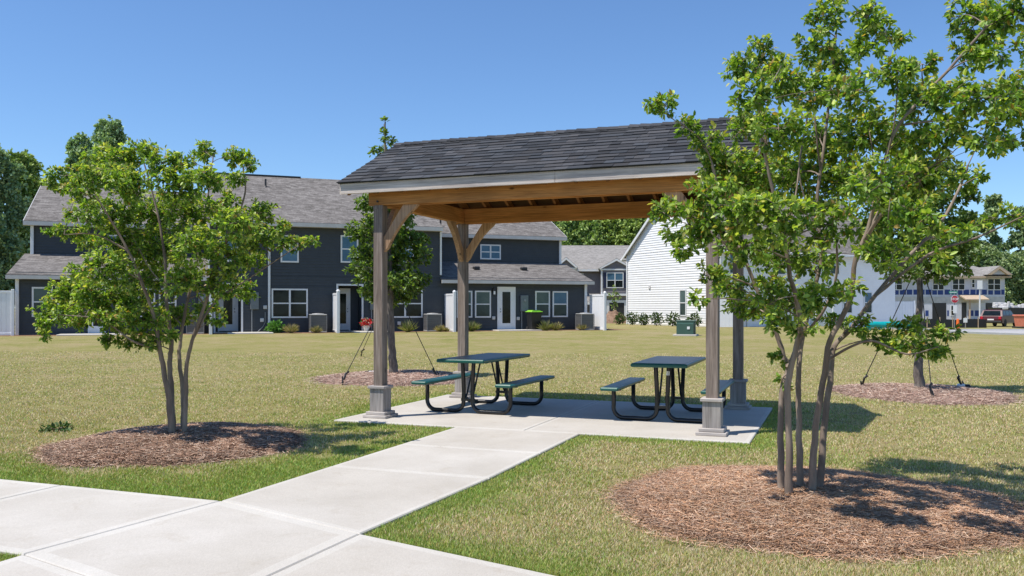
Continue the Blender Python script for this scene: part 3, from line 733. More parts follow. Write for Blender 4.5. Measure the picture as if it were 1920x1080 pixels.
LC = [
 (115,330,24,16,.8),(145,360,26,20,.8),(100,345,20,14,.6),
 (190,290,30,22,.8),(225,300,34,26,.9),(265,285,30,22,.8),(175,330,34,26,.9),(240,345,44,32,1),(305,305,32,24,.8),
 (345,300,24,18,.7),(385,285,24,18,.9),(335,345,44,32,1),(395,335,32,26,.8),(445,295,28,16,1),(470,310,18,14,.6),(440,335,24,14,.7),
 (160,400,32,28,.6),(215,400,44,34,.9),(285,395,46,36,1),(355,400,44,34,.9),(420,385,36,28,.8),
 (440,420,40,30,.9),(490,400,34,22,.8),(520,430,26,16,.7),(480,450,40,24,.9),(540,455,36,14,.9),(585,452,20,9,.8),
 (125,435,34,14,.9),(165,450,30,16,.8),(230,455,44,34,.9),(300,460,46,36,.9),(370,460,44,34,.9),(430,480,40,30,.8),
 (200,500,44,30,.9),(270,520,46,34,.9),(345,520,46,34,.8),(410,530,36,28,.7),(450,540,30,24,.6),
 (150,510,26,18,.6),(130,545,40,24,1),(185,550,46,28,1.1),(240,565,40,28,1),(95,580,28,22,1),(150,590,46,24,1.1),(210,600,44,24,1),
 (85,610,16,14,.8),(82,628,10,10,.8),(270,600,40,26,.9),(320,590,40,26,.7),(380,580,30,24,.5),(250,640,30,16,.8),(205,635,16,14,.8),(290,640,24,16,.7),(320,630,24,14,.5),
 (415,600,20,16,.4),(470,490,30,20,.6),
]
clumps = []
for x, y, rx, ry, d in LC:
    dep = cr.uniform(-1.15, 1.15)*max(.35, 1-((y-430)/260)**2); 
    if x < 140 or x > 500: dep *= .4
    p = px_local(x, y, 9.4, dep, LT); k = (9.4+dep)/F
    clumps.append((*p, rx*k*1.1, (rx+ry)*.5*k*1.5, ry*k*1.18, d))
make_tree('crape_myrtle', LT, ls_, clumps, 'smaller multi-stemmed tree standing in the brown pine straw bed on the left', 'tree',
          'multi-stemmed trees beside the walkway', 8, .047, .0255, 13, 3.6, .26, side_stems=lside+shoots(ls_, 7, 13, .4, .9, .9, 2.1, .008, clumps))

# strapped young oak behind the left post ---------------------------
MT = (-2.46, 17.8, .13)
ms = [stem(MT, 17.8, [(739,702),(735,660),(732,600),(731,540),(730,470),(727,400),(725,330),(722,270),(722,228)], .085, .012, 0, 0)]
MC = [(722,232,4,10,.8),(721,255,9,12,.9),(735,262,8,10,.8),(704,282,14,8,.8),(724,290,18,16,.9),(722,320,22,22,.9),(690,380,24,20,1),(730,370,30,26,1),(760,400,24,22,.9),
      (700,430,34,26,1),(745,440,36,26,1),(780,450,24,18,.9),(672,440,24,14,1),(665,425,16,10,.7),(690,480,38,26,1),(740,490,42,30,1.1),(785,480,26,22,1),
      (668,500,18,14,.7),(700,520,36,22,1),(750,530,38,24,1.1),(790,520,20,14,.8),(690,548,22,12,.8),(740,555,34,16,1),(775,545,22,14,.8),(705,560,20,10,.6)]
clumps = []
for x, y, rx, ry, d in MC:
    dep = cr.uniform(-.5, .5)*min(1, rx/20); p = px_local(x, y, 17.8, dep, MT); k = 17.8/F
    clumps.append((*p, rx*k*1.05, rx*k*1.15, ry*k*1.1, d))
oakpal = [(.04,.08,.022), (.07,.13,.03), (.115,.19,.04), (.18,.26,.055), (.22,.23,.08)]
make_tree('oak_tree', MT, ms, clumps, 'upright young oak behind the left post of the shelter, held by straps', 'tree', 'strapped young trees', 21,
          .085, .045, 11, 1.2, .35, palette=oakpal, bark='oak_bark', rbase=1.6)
RT = (7.02, 14.75, .12)
rs_ = [stem(RT, 14.75, [(1721,726),(1722,660),(1723,590),(1725,520),(1727,440),(1728,360),(1730,290)], .075, .015, 0, 0)]
RC = [(1725,270,30,24,.8),(1700,310,50,30,1),(1760,320,48,30,1),(1680,360,56,34,1),(1740,370,60,36,1.1),(1800,370,30,26,.9),(1670,410,50,34,1),(1740,420,60,36,1.1),(1805,420,34,28,.9),
      (1660,460,48,30,1),(1730,470,56,32,1.1),(1800,470,40,28,.9),(1690,505,44,22,1),(1750,510,44,22,1),(1800,505,30,16,.7)]
clumps = []
for x, y, rx, ry, d in RC:
    dep = cr.uniform(-.7, .7); p = px_local(x, y, 14.75, dep, RT); k = 14.75/F
    clumps.append((*p, rx*k*1.05, rx*k*1.15, ry*k*1.1, d))
make_tree('oak_tree', RT, rs_, clumps, 'young dark oak behind the big right tree, held by black straps', 'tree', 'strapped young trees', 22,
          .085, .045, 11, 1.1, .35, palette=oakpal, bark='oak_bark', rbase=1.6)

# straps
def strap(a, b_, label, anchor=True, white=False):
    a = Vector(a); b_ = Vector(b_)
    root = empty('guy_strap', b_, 0, label, 'strap', 'straps holding the young trees')
    mb = MB(); mb.tube([a-b_, (a-b_)*.5+Vector((0, 0, -.01)), Vector((0, 0, .03))], .008, 6); mb.build('strap', M['rope'], root)
    mb = MB(); mb.tube([Vector((0, 0, .12))+(a-b_)*.02, Vector((.03, 0, .05)), Vector((.01, .02, -.06))], .014, 6)
    mb.tube([(a-b_)*.12+Vector((.02, 0, 0)), (a-b_)*.10+Vector((-.02, 0, 0)), (a-b_)*.05], .02, 6); mb.build('buckle', M['tube'], root)
    if white:
        mb = MB(); mb.bbox((-.10, -.05, .05), (.02, .05, .12), .02); mb.build('tag', M['sign_w'], root)
        mb = MB(); mb.bbox((.0, -.06, .03), (.13, .06, .11), .03); mb.build('ratchet', M['tube'], root)
def gpt(x, y, dz=0):
    """ground point under a photo position (flat part of the lawn)"""
    Y = CH*F/(y-YH)
    for _ in range(6): Y = (CH-gzf((x-960)/F*Y, Y)-dz)*F/(y-YH)
    return Vector(((x-960)/F*Y, Y, gzf((x-960)/F*Y, Y)+dz))
tm = Vector((MT[0]-.02, MT[1], 2.05)); tr = Vector((RT[0], RT[1], 2.3))
strap(tm, gpt(822,712), 'dark strap running down to the right from the oak behind the left post')
strap(tm, gpt(676,668), 'dark strap running down to the left rear from the oak behind the left post')
strap(tm, gpt(640,722), 'thin strap reaching the left front edge of the bed behind the left post')
strap(tr, gpt(1612,732), 'dark strap reaching the left edge of the far right pine straw bed')
strap(tr, gpt(1748,752), 'thin pale strap dropping to the front of the far right pine straw bed')
strap(tr, gpt(1806,732), 'strap ending in a black and white ratchet at the right bed', white=True)
mb = MB(); mb.bbox((-.1, -.06, .06), (.09, .06, .12), .02, 1); mb.bbox((-.14, -.05, .0), (-.02, .05, .06), .02); mb.tube([(-.18, 0, .1), (-.05, 0, .12), (.05, 0, .02)], .02, 6)
o = mb.build('strap_anchor', [M['tube'], M['sign_w']]); o.location = gpt(700, 706); tag(o, 'small black and white strap anchor beside the left post of the shelter', 'anchor')

# ------------------------------------------------------------------ picnic shelter
def shelter():
    root = empty('picnic_shelter', (SX, SY, ST), SR, 'open wooden picnic shelter with grey shingled gable roof over two tables', 'shelter')
    W, D, HB_ = 2.195, 1.357, 2.86-ST
    def part(name, mb, m, p=root, **k): return mb.build(name, m, p, **k)
    ps = .07
    for sx in (-1, 1):
        for sy in (-1, 1):
            cx, cy = sx*W, sy*D
            mb = MB(); mb.bbox((cx-ps, cy-ps, .02), (cx+ps, cy+ps, HB_), .006); post = part('post', mb, M['post'])
            for dz in (.05, .17):
                bo_ = MB(); bo_.tube([(cx-.0, cy-.090, HB_+dz), (cx-.0, cy-.068, HB_+dz)], .014, 8); part('bolt', bo_, M['vent'])
            mb = MB(); mb.bbox((cx-.105, cy-.105, .06), (cx+.105, cy+.105, .385), .004)
            for k in range(-1, 2, 2): mb.box((cx+.002, cy+k*.1058-.001, .08), (cx+.005, cy+k*.1058+.001, .36))
            part('pedestal', mb, M['pedestal'])
            mb = MB(); mb.bbox((cx-.128, cy-.128, .386), (cx+.128, cy+.128, .425), .006); part('pedestal_cap', mb, M['base'])
            mb = MB(); mb.bbox((cx-.175, cy-.175, .0), (cx+.175, cy+.175, .040), .006); mb.bbox((cx-.145, cy-.145, .041), (cx+.145, cy+.145, .082), .006)
            part('base_trim', mb, M['base'])
    # beams: doubled planks front and back, single at the sides
    bh = .235
    for sy in (-1, 1):
        mb = MB(); e = W+.14
        mb.bbox((-e, sy*D-.072, HB_), (e, sy*D-.0345, HB_+bh), .003); mb.bbox((-e, sy*D+.0345, HB_-.004), (e, sy*D+.072, HB_+bh-.004), .003)
        mb.bbox((-e+.05, sy*D-.033, HB_+.02), (e-.05, sy*D+.033, HB_+bh-.01), .003)
        part('beam', mb, M['beam'])
    for sx in (-1, 1):
        mb = MB(); mb.bbox((sx*W-.06, -D+.074, HB_), (sx*W+.06, D-.074, HB_+bh-.006), .003); part('side_beam', mb, M['beam_side'])
        mb = MB()                     # short grey post top seen beside the beam end
        mb.bbox((sx*(W)-.071, -D-.074, HB_-.05), (sx*W+.071, -D-.0725, HB_+.0), .001); part('post_plate', mb, M['post'])
    # knee braces
    def brace_poly(L1, L2, w):
        """in (a, z): a outward from post face along beam, z down from beam bottom"""
        pts = [(0, -L2), (0, -L2+w*1.15)]
        for t in np.linspace(0, 1, 7):
            a0, z0 = .02, -L2+w*1.3; a2, z2 = L1-w*1.2, -.0
            pts.append(((1-t)*a0+t*a2, (1-t)*z0+t*z2))
        pts.append((L1, 0))
        for t in np.linspace(.06, .94, 9):
            p0 = Vector((L1, -.02)); p1 = Vector((L1*.41, -L2*.36)); p2 = Vector((.03, -L2))
            q = p0*(1-t)**2+p1*2*t*(1-t)+p2*t*t; pts.append((q.x, q.y))
        return pts
    for sx in (-1, 1):
        for sy in (-1, 1):
            poly = brace_poly(.50, .62, .175)
            q = [(sx*(W-ps-.001)-sx*a, HB_+z-.001) for a, z in poly]
            mb = MB(); mb.prism(q if sx < 0 else q[::-1], sy*D-.036, sy*D+.036, 'y'); part('brace', mb, M['brace'])
            q = [(sy*(D-ps-.001)-sy*a, HB_+z-.001) for a, z in poly]
            mb = MB(); mb.prism(q if sy < 0 else q[::-1], sx*W-.036, sx*W+.036, 'x'); part('brace', mb, M['brace'])
    # roof
    V = 1.58; U = 2.66; ze = 3.16-ST; zr = 3.935-ST; sl = math.atan2(zr-ze, V); c_, s_ = math.cos(sl), math.sin(sl); SLn = V/c_
    # rafters
    for k in range(14):
        x = -U+.09+k*(2*U-.18)/13
        for sy in (-1, 1):
            mb = MB(); t = .13
            q = [(sy*.0, zr-.035), (sy*.0, zr-.035-t), (sy*(V-.03), ze-.035-t), (sy*(V-.03), ze-.035)]
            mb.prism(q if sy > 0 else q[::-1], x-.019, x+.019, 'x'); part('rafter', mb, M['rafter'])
    mb = MB(); mb.bbox((-U+.05, -.02, zr-.25), (U-.05, .02, zr-.04), .002); part('ridge_board', mb, M['rafter'])
    for sy in (-1, 1):
        mb = MB(); n_ = 9
        for k in range(n_):
            a0 = k/n_; a1 = (k+1)/n_-.004
            P = lambda a, dz: (sy*V*(1-a), ze+(zr-ze)*a+dz)
            q = [P(a0, -.033), P(a1, -.033), P(a1, -.016), P(a0, -.016)]
            mb.prism(q if sy < 0 else q[::-1], -U+.012, U-.012, 'x')
        part('roof_deck', mb, M['deck'])
        # fascia
        mb = MB(); f0, f1 = (sy*(V), sy*(V+.03)); lo, hi = sorted((f0, f1))
        xs = [-U, .35, U] if sy < 0 else [-U, -.6, U]
        for a, b_ in zip(xs[:-1], xs[1:]): mb.bbox((a+.001, lo, ze-.152), (b_-.001, hi, ze-.012), .004)
        part('fascia', mb, M['fascia'])
        # sub fascia, set back and darker under the eave
        for sx in (-1, 1):
            mb = MB(); q = [(sy*.0, zr-.0), (sy*.0, zr-.155), (sy*(V+.001), ze-.152), (sy*(V+.001), ze-.012)]
            lo, hi = sorted((sx*U, sx*(U+.028)))
            mb.prism(q if sy > 0 else q[::-1], lo, hi, 'x'); part('rake_board', mb, M['fascia'])
        mb = MB(); q = [(sy*(V-.01), ze-.010), (sy*(V+.045), ze-.014), (sy*(V+.045), ze-.002), (sy*(V-.01), ze+.002)]
        mb.prism(q if sy > 0 else q[::-1], -U-.035, U+.035, 'x'); part('drip_edge', mb, M['drip'])
        # shingles: every tab is modelled
        mb = MB(); rr = random.Random(31+sy); exp = .138; nrow = int(SLn/exp)+1
        def Q(x, s, n):                # s distance up slope from eave, n height off the slope
            d = s*c_ - 0; return (x, sy*(V+.062-d)+sy*n*s_, ze-.002+(s-.05/c_)*s_+n*c_+.012)
        for r in range(nrow):
            s0 = r*exp; s1 = min(s0+exp+.05, SLn+.05/c_-.001)
            x = -U-.04
            while x < U+.04:
                w = rr.choice((.13, .17, .22, .28, .33))*rr.uniform(.85, 1.15); x1 = min(x+w, U+.04)
                if U+.04-x1 < .06: x1 = U+.04
                t = rr.choice((.002, .005, .008)); ds = rr.uniform(-.006, .006) if r else 0
                g = rr.uniform(.032, .074)*(.8 if rr.random() < .2 else 1); tint = rr.uniform(-.05, .07)
                cc = (g*(1-tint), g*1.02, g*(1.10+tint), 1)
                a, b_ = s0+ds, s1; lift = .008
                v = [Q(x, a, 0+lift), Q(x1-.003, a, 0+lift), Q(x1-.003, b_, 0), Q(x, b_, 0), Q(x, a, t+.004+lift), Q(x1-.003, a, t+.004+lift), Q(x1-.003, b_, .003), Q(x, b_, .003)]
                fs = [(0,3,2,1),(4,5,6,7),(0,1,5,4),(1,2,6,5),(2,3,7,6),(3,0,4,7)]
                if sy > 0: fs = [f[::-1] for f in fs]
                mb.mesh(v, fs, 0, cc); x = x1
        part('roof_shingles', mb, M['shingle'], colattr=True)
    mb = MB(); rr = random.Random(77); x = -U-.04
    while x < U+.02:
        x1 = min(x+.15, U+.04); g = rr.uniform(.03, .07); cc = (g, g*1.02, g*1.1, 1); h0 = rr.uniform(.0, .012)
        for sy in (-1, 1):
            v = [(x, 0, zr+.048+h0), (x1+.06, 0, zr+.042), (x1+.06, sy*.13*c_, zr+.042-.13*s_), (x, sy*.13*c_, zr+.048+h0-.13*s_)]
            v2 = [(p[0], p[1], p[2]-.012) for p in v]
            mb.mesh(v+v2, [(0,1,2,3),(7,6,5,4),(0,4,5,1),(1,5,6,2),(2,6,7,3),(3,7,4,0)], 0, cc)
        x = x1
    part('ridge_cap', mb, M['shingle'], colattr=True)
    # gable infill on each end, set in from the rake
    for sx in (-1, 1):
        mb = MB(); lo, hi = sorted((sx*(W+.02), sx*(W+.05)))
        mb.prism([(-D, HB_+bh), (D, HB_+bh), (0, zr-.19)], lo, hi, 'x')
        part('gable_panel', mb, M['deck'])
shelter()

# ------------------------------------------------------------------ picnic tables
def make_table():
    root = empty('picnic_table', (0, 0, 0), 0, '', 'picnic table', 'green picnic tables under the shelter')
    L, Wt, bo, bw, bh = .87, .36, .64, .12, .44
    def slab(name, x0, x1, z, th):
        mb = MB(); y0, y1 = -L, L
        mb.bbox((x0, y0, z-th), (x1, y1, z), .014); o = mb.build(name, M['green'], root)
        mb = MB(); mb.box((x0+.045, y0+.045, z-.002), (x1-.045, y1-.045, z+.0025)); mb.build('mesh_panel', M['perf'], o)
        return o
    slab('table_top', -Wt, Wt, .762, .05)
    slab('bench', -bo-bw, -bo+bw, bh, .045); slab('bench', bo-bw, bo+bw, bh, .045)
    r = .029
    def arc(cx, cz, rad, a0, a1, n=7):
        return [(cx+rad*math.cos(a), cz+rad*math.sin(a)) for a in np.linspace(math.radians(a0), math.radians(a1), n)]
    for sy in (-1, 1):
        y = sy*.60
        for sx in (-1, 1):
            R_ = .13
            prof = [(bo, bh-.045)]+[(bo, .20)]+[(bo+.002, R_+r)]+arc(bo-R_, R_+r, R_, 0, -90)[1:]+[(.36, r)]
            prof += arc(.07+R_, R_+r, R_, 270, 180)+[(.065, .30), (.085, .712)]
            mb = MB(); mb.tube([(sx*a, y, z) for a, z in prof], r, 10); mb.build('leg', M['tube'], root, smooth=True)
        mb = MB(); mb.box((-.10, y-.02, .17), (.10, y+.02, .205)); mb.build('cross_bar', M['tube'], root); mb = MB(); mb.box((-.30, y-.02, .70), (.30, y+.02, .711)); mb.build('top_bracket', M['tube'], root)
        mb = MB(); mb.tube([(-.05, y, .20), (-.05, y-sy*.06, .24), (-.05, y-sy*.30, .70)], .013, 8); mb.tube([(.05, y, .20), (.05, y-sy*.06, .24), (.05, y-sy*.30, .70)], .013, 8)
        mb.build('brace', M['tube'], root, smooth=True)
        for sx in (-1, 1):
            mb = MB(); mb.box((sx*bo-.10, y-.018, bh-.058), (sx*bo+.10, y+.018, bh-.0455)); mb.build('bench_bracket', M['tube'], root)
    return root
def kids(o): return [c for c in bpy.data.objects if c.parent == o]
def copy_tree(o, parent=None):
    c = o.copy(); col.objects.link(c); c.parent = parent
    for ch in kids(o): copy_tree(ch, c)
    return c
t1 = make_table(); t2 = copy_tree(t1)
place(t1, (-.381, 12.47, ST), -.394); t1['label'] = 'left green picnic table under the shelter, nearer the left posts'
place(t2, (2.147, 11.60, ST), -.355); t2['label'] = 'right green picnic table with a small white sticker on its leg'
mb = MB(); mb.box((.055, -.628, .60), (.098, -.6245, .655)); mb.build('sticker', M['sticker'], t2)

# ------------------------------------------------------------------ townhouses
def siding(mb, u0, u1, z0, z1, v, pitch=.14, m=0, sgn=-1, axis='u', clip=None, d=.026):
    """lapped boards facing -v (sgn -1); clip(z)->(u0,u1)"""
    z = z0
    while z < z1-1e-4:
        za = z; zb = min(z+pitch, z1)
        a0, a1 = (u0, u1) if clip is None else clip(za); b0, b1 = (u0, u1) if clip is None else clip(zb)
        P = (lambda u, w, zz: (u, w, zz)) if axis == 'u' else (lambda u, w, zz: (w, u, zz))
        q = [P(a0, v+sgn*d, za), P(a1, v+sgn*d, za), P(b1, v, zb), P(b0, v, zb)]
        s_ = [P(a0, v, za), P(a1, v, za), P(a1, v+sgn*d, za), P(a0, v+sgn*d, za)]
        mb.face(q, m); mb.face(s_, m); z = zb
def window(parent, u0, u1, z0, z1, v, bays=1, glass_=('glass', 'glass'), grid=False, name='window'):
    f = MB(); t = .075; p = .045
    f.box((u0, v-p, z0), (u0+t, v, z1)); f.box((u1-t, v-p, z0), (u1, v, z1)); f.box((u0+t, v-p, z1-t), (u1-t, v, z1)); f.box((u0+t, v-p, z0), (u1-t, v, z0+t))
    w = (u1-u0-2*t)
    zm = (z0+z1)/2
    for b in range(bays):
        a0 = u0+t+w*b/bays; a1 = u0+t+w*(b+1)/bays
        if b: f.box((a0-.045, v-p+.003, z0+t), (a0+.045, v, z1-t)); a0 += .045
        if b < bays-1: a1 -= .045
        f.box((a0, v-p+.008, zm-.03), (a1, v, zm+.03))
        if grid:
            f.box(((a0+a1)/2-.015, v-p+.01, z0+t), ((a0+a1)/2+.015, v, z1-t))
    fo = f.build(name, M['trim'], parent)
    g = MB(); g.box((u0+t-.002, v-.022, zm), (u1-t+.002, v-.004, z1-t+.002), 0); g.box((u0+t-.002, v-.020, z0+t-.002), (u1-t+.002, v-.004, zm), 1)
    g.build('pane', [M[glass_[0]], M[glass_[1]]], fo)
    return fo
def door(parent, u0, u1, z0, z1, v, hs=1, trim=True):
    f = MB(); t = .07
    f.box((u0, v-.045, z0), (u0+t, v, z1)); f.box((u1-t, v-.045, z0), (u1, v, z1)); f.box((u0+t, v-.045, z1-t), (u1-t, v, z1)); fo = f.build('door_frame', M['trim'], parent)
    d = MB(); a, b_ = u0+t, u1-t; gw = (b_-a)*.24
    d.box((a, v-.025, z0+.03), (a+gw, v, z1-t)); d.box((b_-gw, v-.025, z0+.03), (b_, v, z1-t)); d.box((a+gw, v-.025, z1-t-.2), (b_-gw, v, z1-t)); d.box((a+gw, v-.025, z0+.03), (b_-gw, v, z0+.35))
    do = d.build('door', M['trim'], parent)
    g = MB(); g.box((a+gw-.002, v-.014, z0+.348), (b_-gw+.002, v-.003, z1-t-.198)); g.build('pane', M['glass'], do)
    h = MB(); x = a+gw*.5 if hs < 0 else b_-gw*.5
    for z in (z0+.95, z0+1.1): h.lathe([(.03, 0), (.03, .02)], 8)
    h = MB(); h.bbox((x-.03, v-.07, z0+.93), (x+.03, v-.026, z0+.99), .01); h.bbox((x-.03, v-.05, z0+1.08), (x+.03, v-.026, z0+1.14), .01); h.build('handle', M['galv'], do)

HZ = .25
def HP(x, y, v=0.):
    k = (x-960)/F; s, c = math.sin(HA), math.cos(HA)
    u = (k*(HB+v*c)+v*s)/(c-k*s); Y = HB+v*c+u*s
    return u, CH+(YH-y)*Y/F-HZ
def roofplane(name, parent, A, B_, Cc, Dd, m, th=.06):
    """A-B eave, D-C ridge; local x along the eave, y up the slope so that the shingle courses follow it"""
    A, B_, Cc, Dd = map(Vector, (A, B_, Cc, Dd)); ex = (B_-A).normalized(); n = ex.cross(Dd-A).normalized(); ey = n.cross(ex)
    Mx = Matrix((ex, ey, n)).transposed().to_4x4(); Mx.translation = A; inv = Mx.inverted()
    pts = [inv @ p for p in (A, B_, Cc, Dd)]
    mb = MB(); mb.prism([(p.x, p.y) for p in pts], -th, 0, 'z'); o = mb.build(name, m, parent); o.matrix_local = Mx; return o

def townhouses():
    root = empty('townhouse_row', (0, HB, HZ), HA, 'long dark navy two-storey townhouse row with grey shingle roof across the lawn', 'townhouses')
    uL, uA, uB, uR = -23.45, -15.35, -3.94, 4.38
    bv = 3.6; rv = 8.1; rc = 6.1; vb = 12.6; zl = 2.56; zu = 5.30; zr = 7.44; zc = 8.27
    def wall(mb, name='wall'): return mb.build(name, M['navy'], root)
    rec = [(HP(404, 0)[0], HP(452, 0)[0]), (HP(634, 0)[0], HP(678, 0)[0])]; rz = 2.32
    mb = MB()
    us = [uL, rec[0][0], rec[0][1], rec[1][0], rec[1][1], uR]
    for k in (0, 2, 4): siding(mb, us[k], us[k+1], 0, rz, 0)
    siding(mb, uL, uR, rz, zl+.25, 0)
    for a, b_ in rec:          # recesses
        siding(mb, a, b_, 0, rz, .95)
        siding(mb, 0, .95, 0, rz, a, sgn=1, axis='v'); siding(mb, 0, .95, 0, rz, b_, sgn=-1, axis='v')
        mb.face([(a, 0, rz), (b_, 0, rz), (b_, .95, rz), (a, .95, rz)])
    mb.box((uL, .0, -.4), (uR, .02, -.0)); wall(mb)
    mb = MB(); siding(mb, uA, uB, zl+.25, zu+.22, 0); wall(mb)
    # upper walls of the end units, set back
    for a, b_ in ((uL, uA), (uB, uR)):
        mb = MB(); siding(mb, a, b_, 3.2, zu+.22, bv); wall(mb)
    # cheeks, end walls and rear
    mb = MB()
    for u, sg in ((uA, -1), (uB, 1)):
        def cl(z, u=u):
            return (0, bv)
        siding(mb, 0, bv, zl, zu, u, sgn=sg, axis='v')
        mb.face([(u, 0, zu), (u, rc, zc+.15), (u, 2*rc, zu)])
    for u, sg in ((uL, -1), (uR, 1)):
        siding(mb, 0, bv, 0, zl, u, sgn=sg, axis='v'); mb.face([(u, 0, zl), (u, bv, zl), (u, bv, 3.8), (u, 0, zl+.1)])
        siding(mb, bv, vb, 0, zu, u, sgn=sg, axis='v'); mb.face([(u, bv, zu), (u, vb, zu), (u, rv, zr-.05)])
    siding(mb, uL, uR, 0, zu, vb, sgn=1); wall(mb)
    # roofs
    oh = .32
    pu = (zr-zu)/(rv-bv); pf = (zc-zu)/(rc)
    for a, b_ in ((uL, uA), (uB, uR)):
        ea = a-(.25 if a == uL else 0); eb = b_+(.25 if b_ == uR else 0)
        roofplane('roof', root, (ea, bv-oh, zu+.25-oh*pu), (eb, bv-oh, zu+.25-oh*pu), (eb, rv, zr+.25), (ea, rv, zr+.25), M['roof'])
        mb = MB(); mb.box((ea, bv-oh-.10, zu+.25-oh*pu-.22), (eb, bv-oh+.0, zu+.22-oh*pu)); mb.box((ea, bv-oh, zu+.25-oh*pu-.22), (eb, bv-.02, zu+.25-oh*pu-.2)); mb.build('gutter', M['fascia_w'], root)
        roofplane('lower_roof', root, (ea-.05, -oh, zl+.22-oh*.29), (eb+.05, -oh, zl+.22-oh*.29), (eb, bv, zl+.22+bv*.29), (ea, bv, zl+.22+bv*.29), M['roof'])
        zz = zl+.22-oh*.29
        mb = MB(); mb.box((ea-.06, -oh-.11, zz-.20), (eb+.06, -oh, zz-.035)); mb.box((ea, -oh, zz-.20), (eb, -.02, zz-.18)); mb.build('gutter', M['fascia_w'], root)
    roofplane('roof', root, (uA, -oh, zu+.25-oh*pf), (uB, -oh, zu+.25-oh*pf), (uB, rc, zc+.25), (uA, rc, zc+.25), M['roof'])
    roofplane('roof', root, (uB, 2*rc+oh, zu), (uA, 2*rc+oh, zu), (uA, rc, zc+.25), (uB, rc, zc+.25), M['roof'])
    mb = MB(); zz = zu+.25-oh*pf; mb.box((uA, -oh-.11, zz-.22), (uB, -oh, zz-.03)); mb.box((uA, -oh, zz-.22), (uB, -.02, zz-.2)); mb.build('gutter', M['fascia_w'], root)
    roofplane('roof', root, (uR+.25, vb+oh, zu), (uL-.25, vb+oh, zu), (uL-.25, rv, zr+.25), (uR+.25, rv, zr+.25), M['roof'])
    mb = MB(); mb.box((uA+.4, rc-.12, zc+.22), (uB-6.5, rc+.12, zc+.30)); mb.build('ridge_vent', M['vent'], root)
    # rakes on the end gables
    for u in (uL-.27, uR+.25):
        mb = MB(); mb.prism([(bv-oh, zu+.25-oh*pu), (rv, zr+.26), (vb+oh, zu+.02), (vb+oh, zu-.15), (rv, zr+.05), (bv-oh, zu+.04-oh*pu)], u, u+.03, 'x'); mb.build('rake', M['fascia_w'], root)
    # downspouts / corner boards
    def vert(x, y0, y1, v=0, w=.09, name='downspout'):
        u, z0 = HP(x, y0, v); z1 = HP(x, y1, v)[1]; mb = MB(); mb.bbox((u-w/2, v-.11, max(0, z0)), (u+w/2, v-.018, z1), .01); return mb.build(name, M['trim'], root)
    def vz(u, z0, z1, v=0, w=.09, name='downspout'):
        mb = MB(); mb.bbox((u-w/2, v-.11, z0), (u+w/2, v-.018, z1), .01); mb.build(name, M['trim'], root)
    vz(uL+.08, 0, zl, 0, .14); vz(uL+.08, 3.62, zu, bv, .14); vz(uA+.0, zl+.3, zu, 0, .08); vz(uB-.03, zl+.35, zu, 0, .09); vz(uR-.06, 0, zl, 0, .15); vz(uR-.05, 3.62, zu, bv, .14)
    vz(HP(504.5, 0)[0], 0, zu, 0, .11)
    for a, b_ in rec:
        mb = MB(); mb.box((a-.09, -.03, 0), (a, .03, rz+.09)); mb.box((b_, -.03, 0), (b_+.09, .03, rz+.09)); mb.box((a, -.03, rz), (b_, .03, rz+.09)); mb.build('recess_trim', M['trim'], root)
    # doors in recesses
    a, b_ = rec[0]; door(root, a+.12, b_-.1, .05, 2.2, .93, 1)
    a, b_ = rec[1]; door(root, a+.02, b_-.42, .05, 2.2, .93, 1)
    def win(x0, y0, x1, y1, v=0, **k):
        u0, z1 = HP(x0, y0, v); u1, z0 = HP(x1, y1, v); window(root, u0, u1, z0, z1, v-.017, **k)
    win(509, 541, 577, 596, bays=2); win(726, 542.5, 792, 595.5, bays=2)
    win(856, 545, 885, 595.5, glass_=('glass_blind', 'glass_screen')); win(890, 545, 920, 595.5, glass_=('glass_blind', 'glass_screen'))
    win(1003, 545.5, 1030.5, 594.5, glass_=('glass_blind', 'glass_screen')); win(1035.5, 546, 1064, 594.5, glass_=('painted_sky_glass', 'glass_screen'))
    win(60, 538, 99, 594, glass_=('glass_blind', 'glass_screen')); win(108, 538, 147, 594, glass_=('glass_screen', 'glass')); win(258, 540, 291, 595); win(298, 540, 331, 595)
    win(526, 441, 560, 492.5, glass_=('painted_sky_glass', 'painted_sky_glass')); win(638.5, 441, 671.5, 493, glass_=('painted_sky_glass', 'painted_sky_glass')); win(744, 443, 775, 493, glass_=('painted_sky_glass', 'painted_sky_glass')); win(412, 440, 446, 491, glass_=('painted_sky_glass', 'painted_sky_glass'))
    win(900, 458, 938.5, 487, v=bv, bays=2, glass_=('painted_sky_glass', 'painted_sky_glass')); win(200, 440, 240, 470, v=bv, bays=2, glass_=('painted_sky_glass', 'painted_sky_glass'))
    for xx in (932, 165):
        u0, _ = HP(xx, 0); u1, _ = HP(xx+34, 0); door(root, u0, u1, .03, 2.33, -.017, -1 if xx > 900 else 1)
    # lamp
    u, z = HP(925.5, 552); mb = MB(); mb.bbox((u-.06, -.14, z-.02), (u+.06, -.02, z+.22), .02); mb.prism([(u-.11, z+.22), (u+.11, z+.22), (u+.03, z+.36), (u-.03, z+.36)], -.2, -.02, 'y'); lo = mb.build('wall_lamp', M['vent'], root)
    mb = MB(); mb.bbox((u-.05, -.16, z+.0), (u+.05, -.141, z+.18), .01); mb.build('lamp_glass', M['sign_w'], lo)
